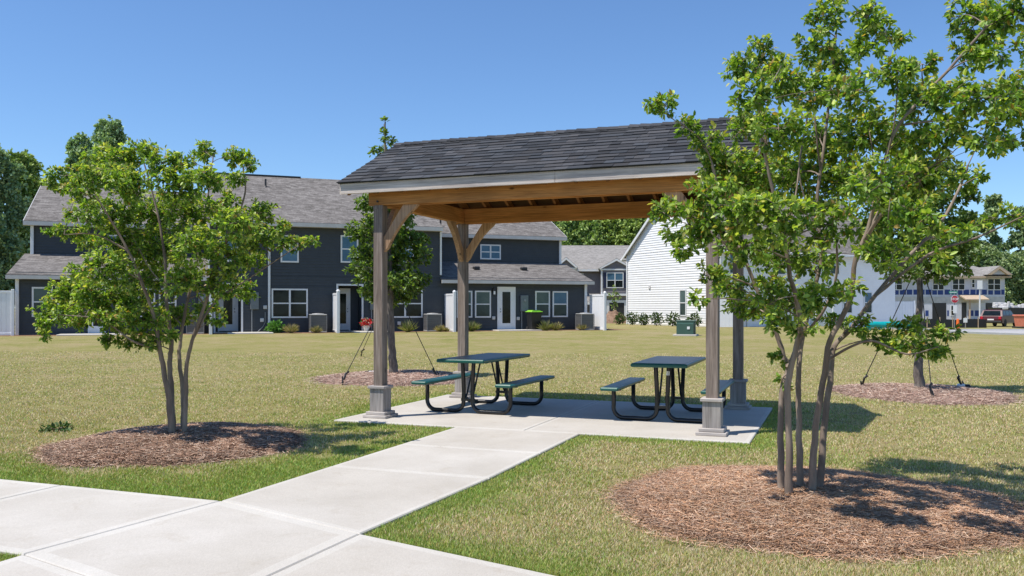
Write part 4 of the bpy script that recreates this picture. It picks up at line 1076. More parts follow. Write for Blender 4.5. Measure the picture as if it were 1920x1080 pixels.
    # meters
    for x0, x1, y0, y1 in ((469, 485, 548, 580), (975, 989, 553.5, 584), (693, 708, 551, 581), (372, 386, 548, 578)):
        u0, z1 = HP(x0, y0); u1, z0 = HP(x1, y1); mb = MB(); mb.bbox((u0, -.16, z0), (u1, -.02, z1), .02)
        o = mb.build('electric_meter', M['meter'], root); mb = MB(); m_ = (u0+u1)/2
        mb.tube([(m_, -.16, z1-.28), (m_, -.22, z1-.28)], .07, 12); mb.build('dial', M['galv'], o); mb = MB(); mb.tube([(u0+.08, -.06, 0), (u0+.08, -.06, z0)], .025, 8); mb.build('conduit', M['galv'], o)
    for x, y in ((497, 576), (491, 600), (688.5, 600), (971, 597), (925, 596), (142, 606), (748, 606), (981, 578)):
        u, z = HP(x, y); mb = MB(); mb.bbox((u-.09, -.09, z-.09), (u+.09, -.018, z+.09), .02); mb.build('outlet_box', M['fascia_w'], root)
    u, z = HP(497, 590); mb = MB(); mb.tube([(u, -.05, 1.0), (u, -.05, .5), (u-.1, -.06, .3), (u-.35, -.08, .05)], .018, 6); mb.build('cable', M['galv'], root)
    # roof vents
    for x, y in ((893, 502), (982, 502)):
        v = 1.9; u, z = HP(x, y, v); zz = zl+.22+v*.29; mb = MB(); mb.bbox((u-.17, v-.17, zz), (u+.17, v+.17, zz+.16), .03); mb.build('roof_vent', M['vent'], root)
    for x, v, front in ((954, 6.2, 0), (109, 7.2, 0), (498, 4.4, 1), (826, 4.2, 0)):
        u, _ = HP(x, 0, v); zz = zu+.25+((v-bv)*pu if not front else v*pf); mb = MB(); mb.tube([(u, v, zz-.2), (u, v, zz+.42)], .05, 8); mb.lathe([(.14, zz-.08), (.05, zz+.05)], 10, u, v); mb.build('vent_pipe', M['vent'], root)
    # patios
    for x0, x1, d in ((425, 508, 1.7), (655, 722, 1.7), (920, 1000, 1.3), (115, 245, 1.5)):
        u0 = HP(x0, 0)[0]; u1 = HP(x1, 0)[0]; mb = MB(); mb.bbox((u0, -d, -.35), (u1, -.03, .05), .02); mb.build('patio', M['conc_edge'], root)
    for a, b_ in rec: mb = MB(); mb.box((a+.01, -.028, -.3), (b_-.01, .93, .035)); mb.build('patio', M['conc_edge'], root)
townhouses()
def hw(u, v, z=0): return Vector((u*math.cos(HA)-v*math.sin(HA), HB+u*math.sin(HA)+v*math.cos(HA), HZ+z))

# privacy fences -------------------------------------------------------
def privacy(x, v0, v1, label, h=1.95):
    """white vinyl panel at a right angle to the wall"""
    u = HP(x, 0, v1)[0]; p = hw(u, v1, 0); p.z = gzf(p.x, p.y)-.02
    root = empty('privacy_fence', p, HA, label, 'fence', 'white fence panels between patios')
    L = v0-v1; mb = MB(); mb.bbox((-.07, -.07, 0), (.07, .07, h+.08), .01); mb.lathe([(.10, h+.08), (.10, h+.11), (.01, h+.17)], 4, 0, 0); mb.build('post', M['vinyl'], root)
    mb = MB(); n = max(2, int(L/.2))
    for k in range(n): mb.bbox((-.02, .07+(L-.07)*k/n+.003, .06), (.02, .07+(L-.07)*(k+1)/n-.003, h-.04), .008)
    mb.build('boards', M['vinyl'], root)
    mb = MB(); mb.bbox((-.035, .07, h-.1), (.035, L, h), .008); mb.bbox((-.035, .07, .03), (.035, L, .14), .008); mb.build('rails', M['vinyl'], root)
privacy(634, -.03, -1.8, 'white vinyl fence panel left of the recessed white glass door')
privacy(852, -.03, -1.8, 'white vinyl fence panel just left of the back shelter post')
privacy(1134, -.03, -1.9, 'white vinyl fence panel at the right end of the dark townhouses')
privacy(395, -.03, -1.8, 'white vinyl fence panel behind the trunks of the left tree')
def side_fence():
    p = hw(HP(24, 0, -.5)[0], -.5); p.z = gzf(p.x, p.y)-.02
    root = empty('vinyl_fence', p, HA, 'white vinyl fence at the far left end of the dark townhouses', 'fence')
    for k in range(3):
        mb = MB(); mb.bbox((-2.4*k-.06, -.06, 0), (-2.4*k+.06, .06, 2.05), .01); mb.build('post', M['vinyl'], root)
        mb = MB()
        for j_ in range(12): a = -2.4*(k+1)+.06+j_*.19; mb.bbox((a, -.02, .06), (a+.186, .02, 1.95), .008)
        mb.bbox((-2.4*(k+1)+.06, -.035, 1.88), (-2.4*k-.06, .035, 1.98), .008); mb.bbox((-2.4*(k+1)+.06, -.035, .03), (-2.4*k-.06, .035, .14), .008); mb.build('boards', M['vinyl'], root)
side_fence()

# air conditioners ------------------------------------------------------
def make_ac():
    root = empty('air_conditioner', (0, 0, 0), 0, '', 'air conditioner', 'air conditioners along the townhouse wall'); s = .39
    mb = MB()
    for k in range(22): z = .08+k*.034; mb.box((-s+.012, -s+.012, z), (s-.012, s-.012, z+.018))
    mb.box((-s+.04, -s+.04, .05), (s-.04, s-.04, .85)); mb.build('grille', M['ac'], root)
    mb = MB(); mb.bbox((-s, -s, 0), (s, s, .07), .02); mb.bbox((-s, -s, .84), (s, s, .90), .025)
    for a in (-1, 1):
        for b_ in (-1, 1): mb.box((a*s-.02*(a > 0)-.0, b_*s-.02*(b_ > 0), .07), (a*s+.02*(a < 0), b_*s+.02*(b_ < 0), .84))
    mb.lathe([(.30, .90), (.28, .93), (.05, .95)], 20); mb.build('case', M['ac_case'], root); return root
ac0 = make_ac()
for i, (x, lab) in enumerate(((596, 'grey air conditioner beside the fence left of the recessed door'), (811, 'grey air conditioner behind the oak, right of the paired window'),
                              (1091, 'grey air conditioner at the right end of the dark townhouses'), (366, 'grey air conditioner behind the trunks of the left tree'))):
    o = ac0 if i == 0 else copy_tree(ac0); u = HP(x, 0, -.6)[0]; p = hw(u, -.6 if i != 2 else -1.0); p.z = gzf(p.x, p.y); place(o, p, HA); o['label'] = lab

# bin ------------------------------------------------------------------
def bin_():
    u = HP(1001, 0, -.75)[0]; p = hw(u, -.75); p.z = HZ+.02
    root = empty('wheeled_bin', p, HA+.15, 'black wheeled rubbish bin with lime green lid on the patio', 'rubbish bin')
    mb = MB(); a, b_ = .24, .31
    mb.mesh([(-a,-a,.08),(a,-a,.08),(a,a,.08),(-a,a,.08),(-b_,-b_,.92),(b_,-b_,.92),(b_,b_,.92),(-b_,b_,.92)], [(0,3,2,1),(4,5,6,7),(0,1,5,4),(1,2,6,5),(2,3,7,6),(3,0,4,7)])
    mb.bbox((-b_-.02, -b_-.02, .87), (b_+.02, b_+.02, .95), .02); mb.build('body', M['black'], root)
    mb = MB(); mb.bbox((-b_-.04, -b_-.05, .95), (b_+.04, b_+.03, 1.0), .03); mb.prism([(-.3, 1.0), (.3, 1.0), (.2, 1.06), (-.2, 1.06)], -.28, .28, 'y'); mb.build('lid', M['lime'], root)
    for sx in (-1, 1): mb = MB(); mb.tube([(sx*.25, .26, .1), (sx*.29, .26, .1)], .1, 14); mb.build('wheel', M['tyre'], root)
    mb = MB(); mb.tube([(-.25, b_+.06, .9), (.25, b_+.06, .9)], .02, 8); mb.build('handle', M['black'], root)
bin_()
# flower pot
u = HP(687, 0, -.5)[0]; p = hw(u, -.5, .05); root = empty('flower_pot', p, 0, 'pale pot of red flowers on the patio beside the recessed white door', 'flower pot')
mb = MB(); mb.lathe([(.12, 0), (.17, .24), (.19, .27)], 14); mb.build('pot', M['terracotta'], root)
n = 160; dd = R.normal(size=(n, 3)); dd /= np.linalg.norm(dd, axis=1)[:, None]; P = dd*np.array([.28, .26, .2])*R.rand(n)[:, None]**.4+np.array([0, 0, .42])
cc = np.where((R.rand(n) < .65)[:, None], np.array([.55,.02,.03]), np.where((R.rand(n) < .5)[:, None], np.array([.7,.6,.55]), np.array([.05,.12,.02])))
leaves_mesh('flowers', P, dd, R.normal(size=(n, 3)), np.full(n, .12), np.full(n, .09), cc, M['far_leaf'], root)

# ------------------------------------------------------------------ shrubs and tufts
def shrub(name, p, rx, rz, n, leaf, label, cat, group, pal, seed, stemh=.0, blade=False):
    root = empty(name, p, 0, label, cat, group); rs = np.random.RandomState(seed)
    mb = MB()
    for k in range(7):
        a = rs.rand()*6.28; mb.tube([(0, 0, -.03), (.3*rx*math.cos(a), .3*rx*math.sin(a), rz*.7+stemh), (.7*rx*math.cos(a), .7*rx*math.sin(a), rz*1.5+stemh)], [.014, .009, .004], 5)
    mb.build('stem', M['bark'], root)
    if blade:
        a = rs.rand(n)*2*np.pi; el = .5+1.05*rs.rand(n); r = rs.rand(n)*rx*.35
        P = np.stack([np.cos(a)*r, np.sin(a)*r, np.zeros(n)], -1); D = np.stack([np.cos(a)*np.cos(el), np.sin(a)*np.cos(el), np.sin(el)], -1)
        U = np.stack([-np.cos(a)*np.sin(el), -np.sin(a)*np.sin(el), np.cos(el)], -1); Ls = rz*2*(.6+.5*rs.rand(n)); Ws = np.full(n, leaf)
    else:
        d = rs.normal(size=(n, 3)); d /= np.linalg.norm(d, axis=1)[:, None]; rad = rs.rand(n)**.4
        w = 1+.25*np.sin(d[:,0]*5+seed)*np.sin(d[:,2]*6+seed*2)
        P = d*np.array([rx, rx, rz])*(rad*w)[:, None]+np.array([0, 0, rz+stemh]); D = d+.7*rs.normal(size=(n, 3)); D /= np.linalg.norm(D, axis=1)[:, None]
        U = np.array([0, 0, .6])+rs.normal(size=(n, 3))*.6; Ls = leaf*(.7+.6*rs.rand(n)); Ws = Ls*.5
    pal = np.array(pal); C = pal[rs.randint(0, len(pal), n)]*(.75+.5*rs.rand(n))[:, None]
    leaves_mesh('foliage', P, D, U, Ls, Ws, C, M['far_leaf'], root); return root
gp = [(.05,.10,.02), (.08,.15,.03), (.12,.2,.04)]
u = HP(516.5, 0, -.6)[0]; p = hw(u, -.6); shrub('shrub', p, .38, .27, 420, .14, 'bright green leafy plant under the left paired window', 'shrub', None, [(.10,.24,.03),(.14,.32,.05),(.07,.17,.03)], 3)
tp = [(.30,.27,.13), (.38,.32,.18), (.2,.22,.08), (.45,.38,.24)]
for i, (x, lab, s) in enumerate(((546, 'straw coloured grass clump left of the leftmost clear air conditioner', .25), (593, 'small dry grass clump in front of the air conditioner by the fence', .2),
        (765, 'loose grass clump behind the strap of the oak', .32), (825, 'small dry grass clump in front of the air conditioner left of the back post', .2), (885, 'green grass clump under the windows right of the back post', .3),
        (1023, 'rounded grass clump just right of the rubbish bin', .3), (1042, 'grass clump under the window with a painted sky reflection', .26), (1091, 'dry grass clump in front of the right end air conditioner', .2),
        (837, 'tiny dry clump at the foot of the white fence panel', .12))):
    p = hw(HP(x, 0, -1.3)[0], -1.3); p.z = gzf(p.x, p.y)
    shrub('grass_clump', p, s*.8, s, 170, .03, lab, 'plant', 'ornamental grass along the townhouse wall', tp if i not in (4, 5, 2) else [(.15,.2,.06),(.25,.27,.1),(.35,.33,.17)], 40+i, blade=True)
p = gpt(106, 808); shrub('weed', p, .17, .035, 130, .06, 'flat green weed in the lawn left of the left bed', 'weed', None, [(.06,.12,.03),(.1,.15,.05)], 5)

# ------------------------------------------------------------------ white gabled house
def white_house():
    A = Vector((8.34, 62.0, 0)); d = Vector((.448, -.894, 0)).normalized(); rz = math.atan2(d.y, d.x)   # local x along the gable wall toward us
    root = empty('white_house', (A.x, A.y, .15), rz, 'white sided gabled house beyond the right posts of the shelter', 'house')
    Wd = 10.2; ze = 5.15; pk = ze+Wd/2*.80; Lg = 15.5
    # local: x 0..Wd gable wall (at y=0 facing -y after the turn), body goes to +y
    mb = MB(); siding(mb, 0, Wd, 0, ze, 0, .16, d=.027)
    siding(mb, 0, Wd, ze, pk, 0, .16, d=.027, clip=lambda z: ((z-ze)/.80, Wd-(z-ze)/.80)); mb.build('wall', M['white_siding'], root)
    mb = MB(); siding(mb, 0, Lg, 0, ze, Wd, .15, sgn=1, axis='v'); siding(mb, 0, Lg, 0, ze, 0, .15, sgn=-1, axis='v'); siding(mb, 0, Wd, 0, pk-.1, Lg, .15, sgn=1, clip=lambda z: (max(0, (z-ze)/.8), min(Wd, Wd-(z-ze)/.8)))
    mb.box((0, 0.02, -.5), (Wd, Lg-.02, -.0)); mb.build('wall', M['white_siding'], root)
    oh = .35
    roofplane('roof', root, (-oh, Lg+.2, ze+.05-oh*.8), (-oh, -.25, ze+.05-oh*.8), (Wd/2, -.25, pk+.08), (Wd/2, Lg+.2, pk+.08), M['roof'])
    roofplane('roof', root, (Wd+oh, -.25, ze+.05-oh*.8), (Wd+oh, Lg+.2, ze+.05-oh*.8), (Wd/2, Lg+.2, pk+.082), (Wd/2, -.25, pk+.082), M['roof'])
    mb = MB()
    for sg, x0 in ((1, -oh), (-1, Wd+oh)):
        q = [(x0, ze-oh*.8-.18), (x0, ze-oh*.8), (Wd/2, pk+.02), (Wd/2, pk-.2)]; mb.prism(q if sg > 0 else q[::-1], -.28, -.20, 'y')
    mb.build('rake', M['trim'], root)
    mb = MB(); mb.bbox((-oh-.12, -.3, ze-oh*.8-.2), (-oh, Lg, ze-oh*.8-.03), .03); mb.bbox((Wd+oh, -.3, ze-oh*.8-.2), (Wd+oh+.12, Lg, ze-oh*.8-.03), .03); mb.build('gutter', M['trim'], root)
    mb = MB(); mb.bbox((.0, -.09, 0), (.11, -.02, ze-.1), .01); mb.bbox((Wd-.1, -.09, 0), (Wd+.05, -.02, ze-.1), .01); mb.build('corner_board', M['trim'], root)
    # window of the gable wall
    window(root, 6.15, 6.85, .75, 2.5, -.02, 1, ('glass_blind', 'glass_screen'))
    mb = MB(); mb.bbox((2.7, -.08, 2.6), (2.9, -.02, 2.85), .02); mb.build('wall_vent', M['sheath'], root)
    # long wall seen behind the big tree
    holder = empty('long_side', (Wd, 0, 0), math.radians(90)); holder.parent = root
    for (a, b_, z0, z1) in ((.6, 1.5, 3.4, 4.7), (9.2, 10.1, 3.5, 4.8), (4.4, 5.3, 3.4, 4.7), (6.0, 6.9, .9, 2.3), (10.4, 11.3, .9, 2.4), (12.4, 13.2, .9, 2.4), (2.3, 3.0, 1.0, 2.2)):
        window(holder, a, b_, z0, z1, -.02, 1, ('painted_sky_glass', 'glass_screen'))
    door(holder, 7.5, 8.5, .05, 2.2, -.02)
    mb = MB(); mb.bbox((1.6, -.15, 1.0), (1.9, -.02, 1.7), .02); mb.tube([(1.7, -.08, 0), (1.7, -.08, 1.0)], .03, 6); mb.tube([(2.0, -.08, 0), (2.0, -.06, 1.4)], .02, 6); mb.build('electric_meter', M['meter'], holder)
    # re-hang children directly on the house
    for ch in kids(holder):
        mw = holder.matrix_basis @ ch.matrix_basis; ch.parent = root; ch.matrix_basis = mw
    bpy.data.objects.remove(holder)
    return root, Wd, d
wh, WD, wd = white_house()
def wfence(x, Y, L, rz, label, h=1.9):
    p = at(x, Y); root = empty('privacy_fence', p, rz, label, 'fence')
    mb = MB(); mb.bbox((-.06, -.06, 0), (.06, .06, h+.06), .01); mb.build('post', M['vinyl'], root)
    mb = MB(); mb.bbox((L-.06, -.06, 0), (L+.06, .06, h+.06), .01); mb.build('post', M['vinyl'], root)
    mb = MB(); n = int(L/.2)
    for k in range(n): mb.bbox((.06+(L-.12)*k/n+.003, -.02, .05), (.06+(L-.12)*(k+1)/n-.003, .02, h), .008)
    mb.build('boards', M['vinyl'], root)
wfence(1346, 51, 1.15, math.radians(-5), 'white vinyl fence panel seen between the two right posts')
wfence(1655, 60, 2.2, 0, 'white vinyl fence panel beside the unfinished house')
wfence(1530, 53, 1.3, math.radians(20), 'low white panel by the door of the white house', 1.2)
# shrubs along the white wall
for i, (x, h, lab) in enumerate(((1163, .36, 'small round shrub leftmost of the row at the white wall'), (1186, .42, 'small shrub second from left at the white wall'), (1207, .36, 'small thin shrub third from left at the white wall'),
        (1231, .42, 'taller shrub fourth from left at the white wall'), (1262, .40, 'dark round shrub under the narrow window of the white wall'), (1303, .40, 'dark shrub just behind the green transformer box'))):
    k = (x-960)/F; t = max(0, (8.34-62*k)/(-.448-.894*k)*-1) if False else 0
    # point 0.9 m in front of the gable wall
    n_ = Vector((-.894, -.448, 0)); A = Vector((8.34, 62.0, 0))+n_*.9
    tt = (k*A.y-A.x)/(.448+.894*k); p = A+Vector((.448, -.894, 0))*tt; p.z = gzf(p.x, p.y)-.05
    shrub('shrub', p, h*1.0, h*.95, 260, .16, lab, 'shrub', 'small shrubs along the white wall', [(.035,.065,.02),(.06,.10,.03),(.09,.14,.04)], 60+i, stemh=.12)
# transformer
def transformer():
    p = at(1286, 38.5); root = empty('transformer_box', p, math.radians(-18), 'green metal utility transformer box on a pad in the lawn', 'utility box')
    mb = MB(); mb.bbox((-.52, -.5, -.05), (.52, .5, .07), .02); mb.build('pad', M['conc'], root)
    mb = MB(); mb.prism([(-.40, .07), (.40, .07), (.40, .60), (.33, .68), (-.33, .68), (-.40, .60)], -.1, .4, 'y'); mb.prism([(-.1, .60), (-.38, .54), (-.42, .07), (-.1, .07)], -.37, .37, 'x'); mb.build('cabinet', M['tgreen'], root)
    mb = MB(); mb.bbox((-.43, -.12, .60), (.43, .42, .70), .03); mb.build('lid', M['tgreen'], root)
    mb = MB(); mb.box((.1, -.425, .3), (.22, -.419, .42)); mb.build('warning_label', M['sign_w'], root)
transformer()

# ------------------------------------------------------------------ grey townhouse behind
def grey_house():
    Y = 86; x0, x1 = 1020, 1260; X0 = (x0-960)/F*Y; X1 = (x1-960)/F*Y; k = Y/F
    root = empty('grey_house', (X0, Y, .1), 0, 'grey townhouse with dark shutters between the dark row and the white house', 'house')
    def q(x, y): return (x-x0)*k, CH+(YH-y)*k-.1
    z_e = q(0, 505)[1]; zr = q(0, 458)[1]; W_ = X1-X0
    mb = MB(); siding(mb, 0, W_, 0, z_e, 0, .15); mb.box((0, .01, 0), (W_, 9, z_e)); mb.build('wall', M['grey_siding'], root)
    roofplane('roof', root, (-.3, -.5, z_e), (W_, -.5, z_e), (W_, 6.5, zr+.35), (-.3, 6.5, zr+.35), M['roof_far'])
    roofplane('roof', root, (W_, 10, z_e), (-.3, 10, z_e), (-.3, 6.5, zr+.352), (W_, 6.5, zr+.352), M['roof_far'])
    mb = MB(); mb.box((-.3, -.62, z_e-.22), (q(1122, 0)[0], -.5, z_e-.02)); mb.build('gutter', M['trim'], root)
    # projecting bays with gables
    for a, b_, yt, ye in ((1122, 1184, 488, 504), (1040, 1080, 486, 502)):
        ua, ub = q(a, 0)[0], q(b_, 0)[0]; zt, zz = q(0, yt)[1], q(0, ye)[1]; m_ = (ua+ub)/2; dpt = 1.2
        mb = MB(); siding(mb, ua+.15, ub-.15, 2.9, zz, -dpt, .15); mb.box((ua+.15, -dpt+.01, 0), (ub-.15, -.01, zz)); siding(mb, ua+.15, ub-.15, zz, zt, -dpt, .15, clip=lambda z: (ua+.15+(z-zz)/(zt-zz)*(m_-ua-.15), ub-.15-(z-zz)/(zt-zz)*(ub-.15-m_))); mb.build('bay', M['grey_siding'], root)
        mb = MB()
        for s_, e_ in ((ua-.1, 1), (ub+.1, -1)):
            poly = [(s_, zz-.05), (m_, zt+.1), (m_, zt-.12), (s_+e_*.25, zz-.05)]; mb.prism(poly if e_ > 0 else poly[::-1], -dpt-.25, -dpt-.03, 'y')
        mb.box((ua, -dpt-.12, zz-.2), (ub, -dpt-.03, zz-.05)); mb.build('gable_trim', M['trim'], root)
        mb = MB(); mb.prism([(ua-.1, zz), (m_, zt+.16), (m_, zt+.1), (ua-.1, zz-.05)], -dpt-.2, 3, 'y'); mb.prism([(ub+.1, zz), (ub+.1, zz-.05), (m_, zt+.1), (m_, zt+.16)], -dpt-.2, 3, 'y'); mb.build('bay_roof', M['roof_far'], root)
        mb = MB(); mb.box((ua+.13, -dpt-.05, 0), (ua+.28, -dpt-.02, zz-.2)); mb.box((ub-.28, -dpt-.05, 0), (ub-.13, -dpt-.02, zz-.2)); mb.build('corner_board', M['trim'], root)
    u0, z1 = q(1134.5, 512); u1, z0 = q(1166, 540.5); window(root, u0, u1, z0, z1, -1.23, 2, ('painted_sky_glass', 'glass'))
    for a, b_ in ((1129, 1134), (1167, 1171.5)):
        mb = MB(); mb.box((q(a, 0)[0], -1.29, z0), (q(b_, 0)[0], -1.23, z1)); mb.build('shutter', M['shutter'], root)
    u0, z1 = q(1082, 512); u1, z0 = q(1094, 530); window(root, u0, u1, z0, z1, -.03, 1, ('painted_sky_glass', 'glass'))
    # garage opening
    ua, zt = q(1135, 563); ub = q(1172, 0)[0]
    mb = MB(); mb.box((ua, -1.3, 0), (ua+.25, -1.22, zt)); mb.box((ub-.25, -1.3, 0), (ub, -1.22, zt)); mb.box((ua+.25, -1.3, zt-.25), (ub-.25, -1.22, zt)); mb.build('garage_frame', M['trim'], root)
    mb = MB(); mb.box((ua+.25, -1.26, 0), (ub-.25, -1.225, zt-.25)); mb.build('garage_door', M['vent'], root)
    mb = MB(); mb.box((q(1124, 0)[0], -1.5, q(0, 555)[1]), (q(1184, 0)[0], -1.2, q(0, 551)[1])); mb.build('band', M['trim'], root)
    ua, za = q(1098, 560); roofplane('porch_roof', root, (ua, -2.2, za-.35), (q(1124, 0)[0], -2.2, za-.35), (q(1124, 0)[0], -.02, za+.55), (ua, -.02, za+.55), M['roof_far'])
    mb = MB(); mb.box((ua, -2.3, za-.6), (q(1124, 0)[0], -2.15, za-.36)); mb.build('porch_beam', M['trim'], root)
grey_house()
# soil heap and small street tree
def heap(x, y, w, h, Y, label, m='soil'):
    p = at(x, Y); rs = np.random.RandomState(int(x)); mb = MB(); nr, na = 6, 18; V = [(0, 0, h)]; 
    for a in range(1, nr+1):
        for k in range(na): th = 2*math.pi*k/na; r = a/nr; V.append((w*r*math.cos(th)*(1+.15*rs.rand()), w*.7*r*math.sin(th), h*(1-r)**.8*(1+.3*rs.normal()*.3)-(.05 if a == nr else 0)))
    fs = [(0, 1+k, 1+(k+1) % na) for k in range(na)]+[(1+a*na+k, 1+(a+1)*na+k, 1+(a+1)*na+(k+1) % na, 1+a*na+(k+1) % na) for a in range(nr-1) for k in range(na)]
    mb.mesh(V, fs); o = mb.build('soil_heap', M[m]); o.location = p; tag(o, label, 'soil heap')
heap(1152, 605, 1.5, 1.0, 66, 'heap of reddish soil right of the white fence panel')

# ------------------------------------------------------------------ distant trees
def far_tree(x, ytop, ybot, w, Y, label, seed, kind='broad', pal=None, cat='tree', leaf=.27, group='trees beyond the houses', dens=1.0, name=None):
    k = Y/F; H = CH+(YH-ytop)*k; zb = max(.12*H, CH+(YH-ybot)*k); rs = random.Random(seed); p = at(x, Y); W_ = w*k/2
    stems = [[(0, 0, -.2, .22), (.1, 0, H*.3, .2), (-.05, .1, H*.6, .14), (0, 0, H*.95, .04)]]
    cl = []
    n = 40 if kind == 'broad' else 30
    for i in range(n):
        t = (i+.5)/n; z = zb+(H-zb)*t
        if kind == 'broad': prof = math.sin(math.pi*min(1, .18+.70*t))**.7
        elif kind == 'pine': prof = (.45+.55*rs.random())*math.sin(math.pi*min(.96, .25+.7*t))
        a = rs.uniform(0, 6.28); rr_ = W_*prof*rs.uniform(.2, .85); s = W_*rs.uniform(.20, .38)*(1 if kind == 'broad' else .85)*(1.1-.45*t)
        cl.append((rr_*math.cos(a), rr_*math.sin(a), z-s*.4, s, s, s*(1.15 if kind == 'broad' else .42), 1))
        if kind == 'broad': 
            a += 2.3+rs.random(); cl.append((rr_*math.cos(a), rr_*math.sin(a), z-s*.3, s*.9, s*.9, s*1.0, .9))
    make_tree(name or ('pine_tree' if kind == 'pine' else 'broadleaf_tree'), p, stems, cl, label, cat, group, seed, leaf, leaf*.62, 11, .62*dens*(2.2/max(.6, W_*.35)), .9, palette=pal, bark='oak_bark', far=True, rbase=6)
fp = [(.14,.23,.07), (.20,.30,.085), (.26,.38,.11), (.33,.43,.13), (.34,.38,.15)]
fy = [(.14,.20,.05), (.19,.27,.06), (.25,.34,.08), (.31,.40,.1), (.3,.36,.12)]
fb = [(.16,.26,.14), (.22,.33,.17), (.28,.40,.21), (.34,.45,.24), (.36,.42,.24)]
pp = [(.13,.20,.10), (.17,.26,.12), (.23,.32,.14), (.29,.37,.17), (.3,.34,.18)]
far_tree(-20, 290, 560, 130, 62, 'dark leafy tree at the left edge of the photo', 101, pal=fb, dens=1.3)
far_tree(42, 300, 560, 90, 66, 'leafy green tree left of the end of the dark roof', 102, pal=fp, dens=1.3)
far_tree(85, 345, 560, 90, 70, 'yellow green tree just behind the left end of the dark roof', 103, pal=fy, dens=1.2)
far_tree(150, 262, 520, 80, 76, 'narrower blue green tree left of the tall one behind the left tree', 106, pal=fb, dens=1.0)
far_tree(205, 232, 520, 110, 74, 'tall blue green tree rising behind the left tree and the roof', 104, pal=fb, dens=1.1)
far_tree(-95, 330, 560, 130, 60, 'dark tree beyond the white fence at the left edge', 105, pal=fp, dens=1.2)
for i, (x, yt, w, lab) in enumerate(((1040, 392, 110, 'leafy tree seen above the right end of the dark roof'), (1100, 398, 100, 'leafy tree seen above the grey house roof'), (1160, 392, 100, 'leafy tree between the grey roof and the white gable'), (1225, 385, 110, 'leafy tree mostly hidden behind the white gable'))):
    far_tree(x, yt, 490, w, 110, lab, 120+i, pal=fp if i != 2 else fy, leaf=.38, dens=1.9)
for i, (x, yt, w, lab) in enumerate(((1862, 362, 95, 'tall pine with a rounded top right of the big tree'), (1915, 385, 110, 'dark pine at the right edge of the photo'), (1812, 392, 95, 'pine partly hidden by the branches of the big tree'),
        (1765, 420, 80, 'pine almost hidden behind the young oak on the right'), (1980, 380, 100, 'pine whose branches enter at the right edge'), (1700, 430, 90, 'pine beyond the white house, behind the big tree'))):
    far_tree(x, yt, 560, w, 118, lab, 140+i, 'pine', pal=pp, leaf=.36, dens=2.6)
for i, (x, yt, w, lab) in enumerate(((1905, 480, 100, 'dense dark green tree right of the unfinished house'), (1850, 470, 90, 'dense tree behind the gable of the unfinished house'), (1980, 470, 120, 'dense tree at the right edge beyond the road'), (1780, 480, 100, 'dense low tree behind the unfinished roof'))):
    far_tree(x, yt, 600, w, 112, lab, 160+i, pal=pp, leaf=.38, dens=2.2)
# small street tree before the grey house
p = at(1152, 68); cl = [(0, 0, 1.5, .45, .45, .5, .8), (.2, 0, 2.2, .4, .4, .45, .8), (-.25, .1, 2.0, .4, .4, .4, .7), (0, 0, 2.6, .25, .25, .3, .7)]
make_tree('young_tree', p, [[(0, 0, 0, .04), (0, 0, 1.3, .03), (.05, 0, 2.6, .01)]], cl, 'thin young tree before the garage of the grey house', 'tree', None, 77, .2, .1, 8, .45, .5, palette=fy, far=True, rbase=3)

